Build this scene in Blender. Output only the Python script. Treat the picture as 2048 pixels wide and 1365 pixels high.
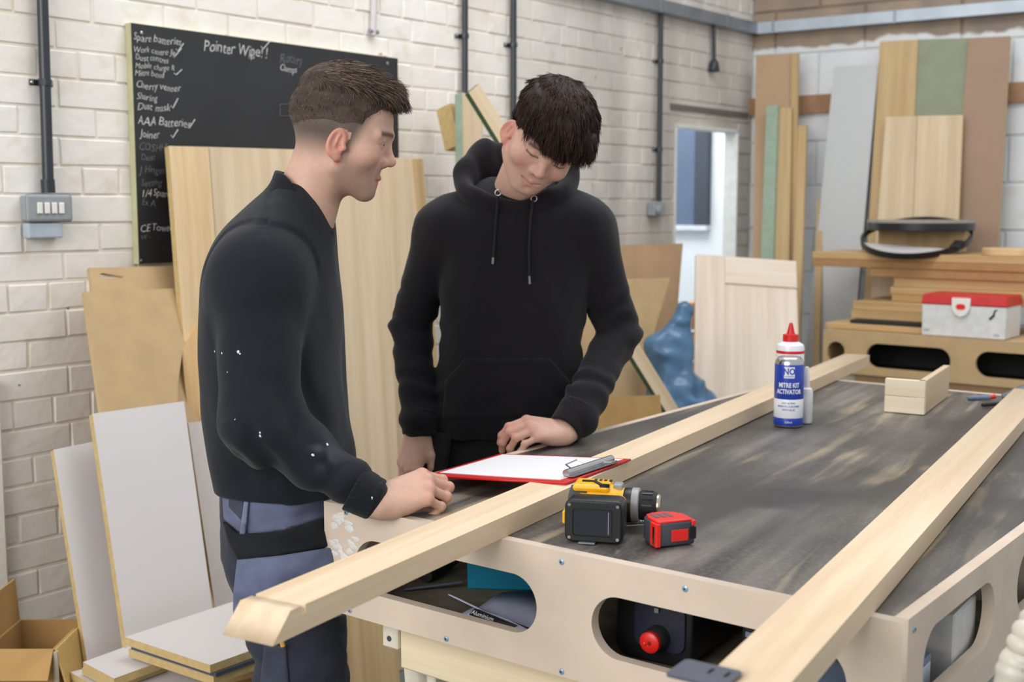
import bpy, bmesh, math, random
import numpy as np
from mathutils import Vector, Matrix, Euler

for o in list(bpy.data.objects):
    bpy.data.objects.remove(o)
scene = bpy.context.scene
COL = scene.collection

# ------------------------------------------------------------------ camera
FPX = 2430.0                      # focal length in pixels of the 2048 px wide frame
CAMZ = 1.46
PITCH = math.atan((682.5 - 412.6) / FPX)
cam_data = bpy.data.cameras.new('camera')
cam = bpy.data.objects.new('camera', cam_data)
COL.objects.link(cam)
cam.location = (0, 0, CAMZ)
cam.rotation_euler = (math.pi / 2 - PITCH, 0, 0)
cam_data.sensor_width = 36.0
cam_data.lens = FPX / 2048 * 36.0
cam_data.clip_start = 0.05
cam_data.dof.use_dof = True
cam_data.dof.focus_distance = 2.1
cam_data.dof.aperture_fstop = 4.8
scene.camera = cam

# ------------------------------------------------------------------ world and daylight
world = bpy.data.worlds.new('world')
scene.world = world
world.use_nodes = True
wbg = world.node_tree.nodes['Background']
wbg.inputs[0].default_value = (0.93, 0.965, 1.0, 1)
wbg.inputs[1].default_value = 0.66

def area_light(name, loc, target, sx, sy, power, color):
    d = bpy.data.lights.new(name, 'AREA')
    d.shape = 'RECTANGLE'; d.size = sx; d.size_y = sy; d.energy = power; d.color = color
    o = bpy.data.objects.new(name, d); COL.objects.link(o)
    o.location = loc
    o.rotation_euler = (Vector(target) - Vector(loc)).to_track_quat('-Z', 'Y').to_euler()
    return o
# big workshop window behind the photographer on the left, roof light over the benches
area_light('window_daylight', (-2.6, -1.6, 2.7), (0.1, 2.9, 0.9), 3.2, 2.2, 132, (1.0, 0.97, 0.93))
area_light('rooflight_daylight', (0.9, 3.2, 3.9), (0.9, 3.0, 0.0), 3.0, 1.6, 62, (0.97, 0.985, 1.0))

scene.view_settings.view_transform = 'Standard'
scene.view_settings.look = 'None'
scene.view_settings.gamma = 1.0
scene.view_settings.use_curve_mapping = False
scene.view_settings.exposure = 0.2

# ------------------------------------------------------------------ measuring helpers (photo pixel -> place)
_c, _s = math.cos(PITCH), math.sin(PITCH)
def ray(px, py):
    x = (px - 1024) / FPX; z = -(py - 682.5) / FPX
    return Vector((x, _c + _s * z, -_s + _c * z))
CAMP = Vector((0, 0, CAMZ))
def at(px, py, D):
    r = ray(px, py); return CAMP + r * (D / r.y)
def onz(px, py, h):
    r = ray(px, py); return CAMP + r * ((h - CAMZ) / r.z)
def onplane(px, py, p0, n):
    r = ray(px, py); return CAMP + r * ((Vector(p0) - CAMP).dot(n) / r.dot(n))

# ------------------------------------------------------------------ colours and materials
def lin(c):
    return tuple(((v / 255) / 12.92 if v / 255 <= 0.04045 else ((v / 255 + 0.055) / 1.055) ** 2.4) for v in c) + (1.0,)
MATS = {}
def nodes_of(m):
    m.use_nodes = True
    nt = m.node_tree
    return nt, nt.nodes['Principled BSDF']
def plain(name, rgb, rough=0.6, metal=0.0, noise=0.06, nscale=30.0, bump=0.0, bscale=200.0, spec=0.5, trans=0.0, sss=0.0):
    if name in MATS: return MATS[name]
    m = bpy.data.materials.new(name); nt, b = nodes_of(m)
    N = nt.nodes; L = nt.links
    tc = N.new('ShaderNodeTexCoord'); tex = N.new('ShaderNodeTexNoise')
    tex.inputs['Scale'].default_value = nscale; tex.inputs['Detail'].default_value = 5
    L.new(tc.outputs['Object'], tex.inputs['Vector'])
    ramp = N.new('ShaderNodeValToRGB')
    c = lin(rgb)
    ramp.color_ramp.elements[0].position = 0.3; ramp.color_ramp.elements[1].position = 0.7
    ramp.color_ramp.elements[0].color = tuple(max(0, v * (1 - noise * 1.6)) for v in c[:3]) + (1,)
    ramp.color_ramp.elements[1].color = tuple(min(1, v * (1 + noise)) for v in c[:3]) + (1,)
    L.new(tex.outputs['Fac'], ramp.inputs[0]); L.new(ramp.outputs[0], b.inputs['Base Color'])
    b.inputs['Roughness'].default_value = rough; b.inputs['Metallic'].default_value = metal
    b.inputs['Specular IOR Level'].default_value = spec
    if trans: b.inputs['Transmission Weight'].default_value = trans
    if sss:
        b.inputs['Subsurface Weight'].default_value = sss
        b.inputs['Subsurface Radius'].default_value = (0.012, 0.005, 0.003)
    if bump:
        t2 = N.new('ShaderNodeTexNoise'); t2.inputs['Scale'].default_value = bscale; t2.inputs['Detail'].default_value = 4
        L.new(tc.outputs['Object'], t2.inputs['Vector'])
        bp = N.new('ShaderNodeBump'); bp.inputs['Strength'].default_value = bump; bp.inputs['Distance'].default_value = 0.004
        L.new(t2.outputs['Fac'], bp.inputs['Height']); L.new(bp.outputs[0], b.inputs['Normal'])
    MATS[name] = m
    return m
def wood(name, rgb_a, rgb_b, axis='Z', scale=1.0, rough=0.55, contrast=(0.32, 0.68)):
    if name in MATS: return MATS[name]
    m = bpy.data.materials.new(name); nt, b = nodes_of(m)
    N = nt.nodes; L = nt.links
    tc = N.new('ShaderNodeTexCoord'); oi = N.new('ShaderNodeObjectInfo')
    mp = N.new('ShaderNodeMapping')
    s = [26.0 * scale] * 3; s['XYZ'.index(axis)] = 1.1 * scale
    mp.inputs['Scale'].default_value = s
    off = N.new('ShaderNodeVectorMath'); off.operation = 'MULTIPLY_ADD'
    cmb = N.new('ShaderNodeCombineXYZ')
    for i in range(3): L.new(oi.outputs['Random'], cmb.inputs[i])
    L.new(cmb.outputs[0], off.inputs[0]); off.inputs[1].default_value = (37, 23, 51)
    L.new(tc.outputs['Object'], off.inputs[2])
    L.new(off.outputs[0], mp.inputs['Vector'])
    n1 = N.new('ShaderNodeTexNoise'); n1.inputs['Scale'].default_value = 1.0; n1.inputs['Detail'].default_value = 6; n1.inputs['Distortion'].default_value = 0.2
    L.new(mp.outputs[0], n1.inputs['Vector'])
    n2 = N.new('ShaderNodeTexNoise'); n2.inputs['Scale'].default_value = 9.0; n2.inputs['Detail'].default_value = 3
    L.new(mp.outputs[0], n2.inputs['Vector'])
    mx = N.new('ShaderNodeMath'); mx.operation = 'MULTIPLY_ADD'; mx.inputs[1].default_value = 0.25
    L.new(n2.outputs['Fac'], mx.inputs[0]); L.new(n1.outputs['Fac'], mx.inputs[2])
    sb = N.new('ShaderNodeMath'); sb.operation = 'SUBTRACT'; sb.inputs[1].default_value = 0.125
    L.new(mx.outputs[0], sb.inputs[0])
    ramp = N.new('ShaderNodeValToRGB'); ramp.color_ramp.elements[0].position = contrast[0]; ramp.color_ramp.elements[1].position = contrast[1]
    ramp.color_ramp.elements[0].color = lin(rgb_a); ramp.color_ramp.elements[1].color = lin(rgb_b)
    L.new(sb.outputs[0], ramp.inputs[0]); L.new(ramp.outputs[0], b.inputs['Base Color'])
    b.inputs['Roughness'].default_value = rough; b.inputs['Specular IOR Level'].default_value = 0.3
    bp = N.new('ShaderNodeBump'); bp.inputs['Strength'].default_value = 0.08; bp.inputs['Distance'].default_value = 0.002
    L.new(n2.outputs['Fac'], bp.inputs['Height']); L.new(bp.outputs[0], b.inputs['Normal'])
    MATS[name] = m
    return m
def vcol_mat(name, rough=0.6, sss=0.0, spec=0.4, bump=0.0, bscale=400.0, nscale=60, namt=0.12, sheen=0.0, blotch=None, bdist=0.002):
    """material that reads the mesh's own colour layer (garment dye, skin tone, hair tone)"""
    if name in MATS: return MATS[name]
    m = bpy.data.materials.new(name); nt, b = nodes_of(m)
    N = nt.nodes; L = nt.links
    a = N.new('ShaderNodeVertexColor'); a.layer_name = 'Col'
    tc = N.new('ShaderNodeTexCoord'); t = N.new('ShaderNodeTexNoise')
    t.inputs['Scale'].default_value = nscale; t.inputs['Detail'].default_value = 5
    L.new(tc.outputs['Object'], t.inputs['Vector'])
    mr = N.new('ShaderNodeMapRange'); mr.inputs['From Min'].default_value = 0.3; mr.inputs['From Max'].default_value = 0.7
    mr.inputs['To Min'].default_value = 1 - namt; mr.inputs['To Max'].default_value = 1 + namt
    L.new(t.outputs['Fac'], mr.inputs['Value'])
    mul = N.new('ShaderNodeVectorMath'); mul.operation = 'SCALE'
    L.new(a.outputs['Color'], mul.inputs[0]); L.new(mr.outputs[0], mul.inputs['Scale'])
    L.new(mul.outputs[0], b.inputs['Base Color'])
    b.inputs['Roughness'].default_value = rough; b.inputs['Specular IOR Level'].default_value = spec
    if sheen:
        b.inputs['Sheen Weight'].default_value = sheen; b.inputs['Sheen Roughness'].default_value = 0.5
    if sss:
        b.inputs['Subsurface Weight'].default_value = sss
        b.inputs['Subsurface Radius'].default_value = (0.010, 0.004, 0.002)
        b.inputs['Subsurface Scale'].default_value = 0.6
    if bump:
        t2 = N.new('ShaderNodeTexNoise'); t2.inputs['Scale'].default_value = bscale; t2.inputs['Detail'].default_value = 3
        L.new(tc.outputs['Object'], t2.inputs['Vector'])
        bp = N.new('ShaderNodeBump'); bp.inputs['Strength'].default_value = bump; bp.inputs['Distance'].default_value = bdist
        L.new(t2.outputs['Fac'], bp.inputs['Height']); L.new(bp.outputs[0], b.inputs['Normal'])
    MATS[name] = m
    return m

# ------------------------------------------------------------------ object helpers
def tag(o, label=None, cat=None, group=None, kind=None):
    if label: o['label'] = label
    if cat: o['category'] = cat
    if group: o['group'] = group
    if kind: o['kind'] = kind
    return o
def empty(name, mat4, label=None, cat=None, group=None, kind=None):
    o = bpy.data.objects.new(name, None); COL.objects.link(o)
    o.empty_display_size = 0.05
    o.matrix_world = mat4 if isinstance(mat4, Matrix) else Matrix.Translation(mat4)
    return tag(o, label, cat, group, kind)
def link(name, me, mat=None, parent=None, mtx=None, smooth=False):
    o = bpy.data.objects.new(name, me); COL.objects.link(o)
    if mat is not None and len(me.materials) == 0: me.materials.append(mat)
    if mtx is not None: o.matrix_local = mtx
    if parent is not None: o.parent = parent
    if smooth:
        for p in me.polygons: p.use_smooth = True
    return o
def mesh_from(name, verts, faces):
    me = bpy.data.meshes.new(name); me.from_pydata([tuple(v) for v in verts], [], faces); me.update()
    return me
def bm_to_mesh(name, bm):
    bmesh.ops.recalc_face_normals(bm, faces=bm.faces)
    me = bpy.data.meshes.new(name); bm.to_mesh(me); bm.free(); return me
def bm_box(bm, x0, x1, y0, y1, z0, z1, bev=0.0, seg=1):
    b2 = bmesh.new()
    vs = [b2.verts.new(p) for p in ((x0,y0,z0),(x1,y0,z0),(x1,y1,z0),(x0,y1,z0),(x0,y0,z1),(x1,y0,z1),(x1,y1,z1),(x0,y1,z1))]
    for f in ((0,3,2,1),(4,5,6,7),(0,1,5,4),(1,2,6,5),(2,3,7,6),(3,0,4,7)): b2.faces.new([vs[i] for i in f])
    if bev: bmesh.ops.bevel(b2, geom=b2.edges[:], offset=bev, segments=seg, affect='EDGES', profile=0.5)
    me = bpy.data.meshes.new('tmp'); b2.to_mesh(me); b2.free(); bm.from_mesh(me); bpy.data.meshes.remove(me)
def box(name, x0, x1, y0, y1, z0, z1, mat, parent=None, mtx=None, bev=0.0, seg=1, smooth=False):
    bm = bmesh.new(); bm_box(bm, x0, x1, y0, y1, z0, z1, bev, seg)
    return link(name, bm_to_mesh(name, bm), mat, parent, mtx, smooth)
def bm_lathe(bm, prof, n=32, axis='Z', origin=(0,0,0)):
    """prof: list of (radius, height)"""
    rings = []
    for r, h in prof:
        ring = []
        for i in range(n):
            a = 2*math.pi*i/n; c, s = math.cos(a)*r, math.sin(a)*r
            p = {'Z': (c, s, h), 'X': (h, c, s), 'Y': (c, h, s)}[axis]
            ring.append(bm.verts.new((p[0]+origin[0], p[1]+origin[1], p[2]+origin[2])))
        rings.append(ring)
    for a, b in zip(rings, rings[1:]):
        for i in range(n): bm.faces.new((a[i], a[(i+1)%n], b[(i+1)%n], b[i]))
    bm.faces.new(rings[0]); bm.faces.new(rings[-1])
def lathe(name, prof, mat, parent=None, mtx=None, n=32, axis='Z', origin=(0,0,0), smooth=True):
    bm = bmesh.new(); bm_lathe(bm, prof, n, axis, origin)
    o = link(name, bm_to_mesh(name, bm), mat, parent, mtx, smooth)
    if smooth: sharpen(o)
    return o
def sharpen(o, ang=0.7):
    me = o.data
    try:
        me.set_sharp_from_angle(angle=ang)
    except Exception: pass
def bm_tube(bm, pts, r, n=10, caps=True):
    pts = [Vector(p) for p in pts]; rings = []
    rr = r if isinstance(r, (list, tuple)) else [r]*len(pts)
    up = None
    for i, p in enumerate(pts):
        t = (pts[min(i+1, len(pts)-1)] - pts[max(i-1, 0)]).normalized()
        if up is None:
            up = Vector((0,0,1)) if abs(t.z) < 0.9 else Vector((1,0,0))
        a = t.cross(up).normalized(); b = a.cross(t).normalized(); up = b
        rings.append([bm.verts.new(p + (a*math.cos(2*math.pi*k/n) + b*math.sin(2*math.pi*k/n))*rr[i]) for k in range(n)])
    for a, b in zip(rings, rings[1:]):
        for k in range(n): bm.faces.new((a[k], a[(k+1)%n], b[(k+1)%n], b[k]))
    if caps: bm.faces.new(rings[0]); bm.faces.new(rings[-1])
def tube(name, pts, r, mat, parent=None, n=10, mtx=None):
    bm = bmesh.new(); bm_tube(bm, pts, r, n)
    o = link(name, bm_to_mesh(name, bm), mat, parent, mtx, True); sharpen(o); return o
def prism(name, outline, depth, mat, parent=None, mtx=None, holes=(), bev=0.0):
    """2D outline (x,y) with holes, extruded from z=0 to z=-depth"""
    cu = bpy.data.curves.new(name, 'CURVE'); cu.dimensions = '2D'; cu.fill_mode = 'BOTH'
    cu.extrude = depth/2 - bev; cu.bevel_depth = bev; cu.bevel_resolution = 1
    for pts in [outline] + list(holes):
        sp = cu.splines.new('POLY'); sp.points.add(len(pts)-1); sp.use_cyclic_u = True
        for q, p in zip(sp.points, pts): q.co = (p[0], p[1], 0, 1)
    if bev: cu.offset = -bev
    tmp = bpy.data.objects.new('tmp_curve', cu); COL.objects.link(tmp)
    dg = bpy.context.evaluated_depsgraph_get()
    me = bpy.data.meshes.new_from_object(tmp.evaluated_get(dg)); me.name = name
    bpy.data.objects.remove(tmp); bpy.data.curves.remove(cu)
    for v in me.vertices: v.co.z -= depth/2
    return link(name, me, mat, parent, mtx)
def stadium(cx, cy, w, h, r=None, n=10):
    r = min(w, h)/2 if r is None else r
    out = []
    for (sx, sy, a0) in ((1,-1,-90),(1,1,0),(-1,1,90),(-1,-1,180)):
        for i in range(n+1):
            a = math.radians(a0 + 90*i/n)
            out.append((cx + sx*(w/2-r) + r*math.cos(a), cy + sy*(h/2-r) + r*math.sin(a)))
    return out
def frame(origin, ex, ey, ez):
    m = Matrix.Identity(4)
    for i, v in enumerate((ex, ey, ez)):
        for k in range(3): m[k][i] = v[k]
    for k in range(3): m[k][3] = origin[k]
    return m
def text_mesh(s, size, align='LEFT', shear=0.0, thin=0.0, extrude=0.0003, width=1.0):
    cu = bpy.data.curves.new('lettering', 'FONT'); cu.body = s; cu.size = size; cu.align_x = align
    cu.shear = shear; cu.offset = thin; cu.extrude = extrude; cu.resolution_u = 2
    tmp = bpy.data.objects.new('tmp_text', cu); COL.objects.link(tmp)
    dg = bpy.context.evaluated_depsgraph_get()
    me = bpy.data.meshes.new_from_object(tmp.evaluated_get(dg))
    bpy.data.objects.remove(tmp); bpy.data.curves.remove(cu)
    if width != 1.0:
        for v in me.vertices: v.co.x *= width
    return me

# palette
M_MDF   = plain('mdf', (190,161,119), 0.75, noise=0.05, nscale=14, bump=0.05, bscale=900)
M_MDFP  = plain('mdf_pale', (211,193,175), 0.7, noise=0.05, nscale=9, bump=0.04, bscale=900)
M_MDFB  = plain('mdf_brown', (180,146,112), 0.75, noise=0.05, nscale=9)
M_EDGE  = plain('mdf_edge', (196,170,118), 0.8, noise=0.08, nscale=60)
M_OAK   = wood('oak_veneer', (196,173,140), (213,193,163), 'Z')
M_OAKW  = wood('oak_warm', (178,150,108), (198,171,128), 'Z')
M_OAKPALE = wood('oak_pale', (204,186,168), (222,207,191), 'Z')
M_BEAM  = wood('oak_beam', (212,187,155), (228,206,177), 'Y', 1.2)
M_PINE  = wood('pine', (222,200,164), (240,224,192), 'X', 0.8)
M_PINEW = plain('painted_timber', (226,218,200), 0.7, noise=0.06, nscale=25)
M_PLYX  = wood('plywood_x', (180,146,100), (200,169,122), 'X')
M_WHITE = plain('melamine_white', (206,200,198), 0.45, noise=0.015, nscale=3)
M_GREYB = plain('melamine_grey', (190,192,192), 0.5, noise=0.015, nscale=3)
M_GREEN = plain('green_mr_board', (138,144,120), 0.7, noise=0.05, nscale=12)
M_GREENE= plain('green_edge', (150,168,148), 0.75, noise=0.08, nscale=30)
M_BLACK = plain('black_plastic', (22,23,26), 0.38, noise=0.1, nscale=60)
M_BLACKM= plain('black_rubber', (26,27,30), 0.7, noise=0.15, nscale=60)
M_STEEL = plain('steel', (190,190,190), 0.25, metal=1.0, noise=0.05)
M_GALV  = plain('galvanised', (150,158,166), 0.45, metal=0.6, noise=0.1, nscale=10)
M_CONDUIT = plain('black_conduit', (44,50,56), 0.35, noise=0.06)
M_GREYBOX = plain('grey_enamel', (150,154,158), 0.4, noise=0.04)
M_SWITCH = plain('switch_white', (236,232,226), 0.35, noise=0.02)
M_RED   = plain('red_plastic', (206,30,28), 0.38, noise=0.05)
M_REDB  = plain('red_bright', (226,40,34), 0.35, noise=0.03)
M_YEL   = plain('yellow_plastic', (240,182,28), 0.42, noise=0.04)
M_CARD  = plain('cardboard', (176,138,84), 0.85, noise=0.07, nscale=12)
M_PAPER = plain('paper', (238,236,240), 0.6, noise=0.01)
M_SCREW = plain('zinc_screw', (150,178,205), 0.35, metal=0.5, noise=0.03)
M_CHALK = plain('chalk', (196,196,192), 0.9, noise=0.2, nscale=90)
M_CHALKF = plain('chalk_faint', (104,104,104), 0.9, noise=0.25, nscale=90)
M_DARKGREY = plain('dark_grey_metal', (70,74,88), 0.5, noise=0.05)
M_TEAL  = plain('teal_plastic', (0,118,150), 0.4, noise=0.05)
# ------------------------------------------------------------------ the room: two walls, floor, doorway
class Wall:
    def __init__(s, origin, d):
        s.o = Vector((origin[0], origin[1], 0)); s.d = Vector((d[0], d[1], 0)).normalized()
        s.n = Vector((s.d.y, -s.d.x, 0))            # towards the room
        s.m = frame(s.o, s.d, -s.n, Vector((0,0,1)))  # local x along, y into the wall, z up
    def px(s, px, py, off=0.0):
        p = onplane(px, py, s.o + s.n*off, s.n); q = p - s.o
        return q.dot(s.d), p.z
    def pt(s, t, z, off=0.0):
        return s.o + s.d*t + s.n*off + Vector((0,0,z))
W1 = Wall((-1.27, 3.2), (0.629, 0.777))
W2 = Wall((1.217, 6.27), (0.8306, -0.557))
CORNER_T = (Vector((1.217, 6.27, 0)) - W1.o).dot(W1.d)
def proj(p):
    p = Vector(p) - CAMP
    y = _c*p.y - _s*p.z; z = _s*p.y + _c*p.z
    return 1024 + FPX*p.x/y, 682.5 - FPX*z/y

def paint_mat(name, base, dirt, joint, smudge=None, chip=(150,112,84), bare=None):
    m = bpy.data.materials.new(name); nt, b = nodes_of(m); N = nt.nodes; L = nt.links
    geo = N.new('ShaderNodeNewGeometry')
    def noise(scale, detail=4, vec=None, dist=0.0):
        t = N.new('ShaderNodeTexNoise'); t.inputs['Scale'].default_value = scale; t.inputs['Detail'].default_value = detail
        t.inputs['Distortion'].default_value = dist
        L.new(vec or geo.outputs['Position'], t.inputs['Vector']); return t.outputs['Fac']
    def rng(v, a, b_, lo=0.0, hi=1.0):
        r = N.new('ShaderNodeMapRange'); r.inputs['From Min'].default_value = a; r.inputs['From Max'].default_value = b_
        r.inputs['To Min'].default_value = lo; r.inputs['To Max'].default_value = hi; L.new(v, r.inputs['Value']); return r.outputs[0]
    def mix(f, c1, c2):
        x = N.new('ShaderNodeMix'); x.data_type = 'RGBA'
        L.new(f, x.inputs['Factor'])
        for i, c in ((6, c1), (7, c2)):
            if isinstance(c, tuple): x.inputs[i].default_value = c
            else: L.new(c, x.inputs[i])
        return x.outputs[2]
    def mul(a, c):
        x = N.new('ShaderNodeMath'); x.operation = 'MULTIPLY'; L.new(a, x.inputs[0])
        if isinstance(c, float): x.inputs[1].default_value = c
        else: L.new(c, x.inputs[1])
        return x.outputs[0]
    col = mix(rng(noise(2.2, 5), 0.42, 0.68), lin(base), lin(dirt))
    col = mix(mul(rng(noise(14.0, 6), 0.56, 0.72), 0.5), col, lin(joint))
    col = mix(rng(noise(19.0, 3, dist=0.6), 0.735, 0.76), col, lin(chip))
    sep = N.new('ShaderNodeSeparateXYZ'); L.new(geo.outputs['Position'], sep.inputs[0])
    if smudge:
        dt = N.new('ShaderNodeVectorMath'); dt.operation = 'DOT_PRODUCT'
        L.new(geo.outputs['Position'], dt.inputs[0]); dt.inputs[1].default_value = tuple(W1.d)
        t0 = W1.o.dot(W1.d)
        sc = N.new('ShaderNodeVectorMath'); sc.operation = 'MULTIPLY'; sc.inputs[1].default_value = (2.6, 2.6, 0.7)
        L.new(geo.outputs['Position'], sc.inputs[0])
        streak = rng(noise(1.0, 5, sc.outputs[0]), 0.40, 0.62)
        along = rng(dt.outputs['Value'], t0 + 1.95, t0 + 2.7)
        col = mix(mul(mul(streak, along), 0.75), col, lin(smudge))
        col = mix(mul(along, 0.35), col, lin((190,182,172)))
    if bare:
        zz = N.new('ShaderNodeMath'); zz.operation = 'MULTIPLY_ADD'; zz.inputs[1].default_value = 0.22
        L.new(noise(3.0, 4), zz.inputs[0]); L.new(sep.outputs['Z'], zz.inputs[2])
        barecol = mix(rng(noise(5.0, 4), 0.4, 0.62), lin(bare[0]), lin(bare[1]))
        col = mix(rng(zz.outputs[0], 2.345, 2.36), col, barecol)
    L.new(col, b.inputs['Base Color'])
    b.inputs['Roughness'].default_value = 0.62; b.inputs['Specular IOR Level'].default_value = 0.3
    bp = N.new('ShaderNodeBump'); bp.inputs['Strength'].default_value = 0.35; bp.inputs['Distance'].default_value = 0.006
    L.new(noise(30.0, 5), bp.inputs['Height']); L.new(bp.outputs[0], b.inputs['Normal'])
    MATS[name] = m
    return m
M_BRICK = paint_mat('painted_brick', (238,232,225), (228,220,210), (220,208,184), smudge=(146,142,138))
M_MORTAR = paint_mat('painted_mortar', (234,228,218), (224,214,198), (210,194,162), smudge=(138,133,127))
M_BLOCK = paint_mat('painted_block', (226,228,230), (214,216,218), (206,206,204), bare=((140,126,114), (160,140,120)), chip=(196,194,190))
M_BLOCKJ = paint_mat('painted_block_joint', (208,210,212), (190,192,194), (180,180,178), bare=((122,108,98), (142,122,104)))
M_BACKROOM = plain('back_room_paint', (236,240,244), 0.7, noise=0.02, nscale=4)
M_BAREBRICK = plain('bare_brick', (196,146,104), 0.85, noise=0.12, nscale=20, bump=0.3, bscale=60)
M_FLOOR = plain('workshop_floor', (104,112,106), 0.6, noise=0.12, nscale=3, bump=0.1, bscale=40)

# floor
fl = box('floor', -5.5, 5.5, -3.5, 9.0, -0.1, 0.0, M_FLOOR); tag(fl, kind='structure')

# doorway on the left wall
DL, _ = W1.px(1350, 300); DR, _ = W1.px(1476, 300); _, DTOP = W1.px(1352, 249)
WH = 3.0
bm = bmesh.new()
T0, T1 = -1.6, CORNER_T + 0.02
for (a, b_, z0, z1) in ((T0, DL, 0, WH), (DR, T1, 0, WH), (DL, DR, DTOP, WH)):
    bm_box(bm, a, b_, 0.0035, 0.06, z0, z1)
wall_left = link('wall_left', bm_to_mesh('wall_left', bm), M_MORTAR, None, W1.m); tag(wall_left, kind='structure')
bm = bmesh.new(); bm_box(bm, -0.1, 2.6, 0.006, 0.2, 0, WH)
wall_right = link('wall_right', bm_to_mesh('wall_right', bm), M_BLOCKJ, None, W2.m); tag(wall_right, kind='structure')

rng_ = random.Random(7)
def brick_mesh(w, h, d, seed, inset=0.0035):
    r = random.Random(seed); j = lambda s: r.uniform(-s, s)
    v = []
    for (y, k) in ((d, 0.0), (0.0055, 0.0), (0.0, inset)):
        for (x, z) in ((k, k), (w-k, k), (w-k, h-k), (k, h-k)):
            v.append((x + j(0.0022), y + (j(0.0012) if y < d else 0), z + j(0.0022)))
    f = []
    for a in (0, 4):
        for i in range(4): f.append((a+i, a+(i+1)%4, a+4+(i+1)%4, a+4+i))
    f.append((8, 9, 10, 11))
    return mesh_from('brick', v, f)
BH, BW, CH, CW = 0.072, 0.222, 0.077, 0.227
variants = [brick_mesh(BW, BH, 0.03, 10+i) for i in range(6)] ; headers = [brick_mesh(0.109, BH, 0.03, 30+i) for i in range(3)]
for me in variants + headers: me.materials.append(M_BRICK)
hidden = [(262,60,795,530), (345,290,800,1000), (170,575,390,840), (190,840,480,1260), (110,900,240,1300), (420,340,720,1365), (870,400,1200,900), (1350,250,1475,800)]
cand = []
course = 0
z = 0.03
while z + BH < WH:
    hd = course % 4 == 3
    w, cw = (0.109, 0.114) if hd else (BW, CW)
    x = T0 + (0.057 if hd else (0.0 if course % 2 else 0.113))
    while x < T1 - 0.02:
        x1 = min(x + w, T1 - 0.004); x0 = x
        inside = z < DTOP and x1 > DL and x0 < DR
        if inside:
            if x0 < DL - 0.03: x1 = DL - 0.002
            elif x1 > DR + 0.03: x0 = DR + 0.002
            else: x += cw; continue
        p = proj(W1.pt((x0+x1)/2, z+BH/2))
        size = abs(proj(W1.pt(x1, z))[0] - proj(W1.pt(x0, z))[0])
        vis = -60 < p[0] < 2100 and -50 < p[1] < 1400 and not any(h[0]+20 < p[0] < h[2]-20 and h[1]+20 < p[1] < h[3]-20 for h in hidden)
        cand.append((size if vis else 0, x0, x1, z, w, hd)); x += cw
    z += CH; course += 1
cand.sort(key=lambda c: -c[0])
rest = bmesh.new()
for i, (sz, x0, x1, z, w, hd) in enumerate(cand):
    me = (headers[i % 3] if hd else variants[i % 6])
    dy = rng_.uniform(-0.0018, 0.0018)
    mt = Matrix.Translation((x0, dy, z)) @ Matrix.Diagonal(((x1-x0)/w, 1, 1, 1))
    if i < 300 and sz > 0:
        link('brick', me, None, wall_left, mt)
    else:
        k = len(rest.verts); rest.from_mesh(me); rest.verts.ensure_lookup_table()
        for v in rest.verts[k:]: v.co = mt @ v.co
so = link('brickwork', bm_to_mesh('brickwork', rest), M_BRICK, wall_left); tag(so, kind='stuff')

blocks = [brick_mesh(0.44, 0.205, 0.04, 50+i, 0.003) for i in range(4)]
for me in blocks: me.materials.append(M_BLOCK)
z = 0.06; course = 0
while z + 0.205 < WH:
    x = -0.1 + (0.0 if course % 2 else -0.225)
    k = 0
    while x < 2.5:
        x0 = max(x, 0.004); x1 = x + 0.44
        if x1 - x0 > 0.03:
            link('block', blocks[(k+course) % 4], None, wall_right, Matrix.Translation((x0, rng_.uniform(-0.002, 0.002), z)) @ Matrix.Diagonal(((x1-x0)/0.44, 1, 1, 1)))
        x += 0.45; k += 1
    z += 0.2155; course += 1

# plinth pier at the far left of the painted wall
tp, _ = W1.px(16, 1000, 0.03); _, zp = W1.px(6, 760, 0.03)
pier = box('trim_1', -1.6, tp - 0.006, -0.03, 0.0, 0, zp, M_BRICK, None, W1.m, 0.006); tag(pier, kind='structure')

# the bright room beyond the doorway
br = bmesh.new()
BD = 1.5
bm_box(br, DL-1.2, DR+1.8, BD, BD+0.1, 0, WH)            # far wall
bm_box(br, DR+1.0, DR+1.1, 0.07, BD, 0, WH)
bm_box(br, DL-1.2, DL-1.1, 0.07, BD, 0, WH)
wall_back = link('wall_back_room', bm_to_mesh('wall_back_room', br), M_BACKROOM, None, W1.m); tag(wall_back, kind='structure')
# door lining
bm = bmesh.new()
bm_box(bm, DL-0.002, DL+0.012, -0.004, 0.07, 0, DTOP); bm_box(bm, DR-0.012, DR+0.002, -0.004, 0.07, 0, DTOP); bm_box(bm, DL, DR, -0.004, 0.07, DTOP-0.012, DTOP+0.004)
dl = link('door_1', bm_to_mesh('door_1', bm), plain('door_lining_paint', (226,226,222), 0.5), None, W1.m); tag(dl, kind='structure')
_, lz = W1.px(1352, 214)
lin_ = box('trim_2', DL-0.05, DR+0.08, -0.012, 0.01, lz-0.012, lz+0.012, plain('lintel_angle', (112,104,98), 0.7), None, W1.m); tag(lin_, kind='structure')
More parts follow.
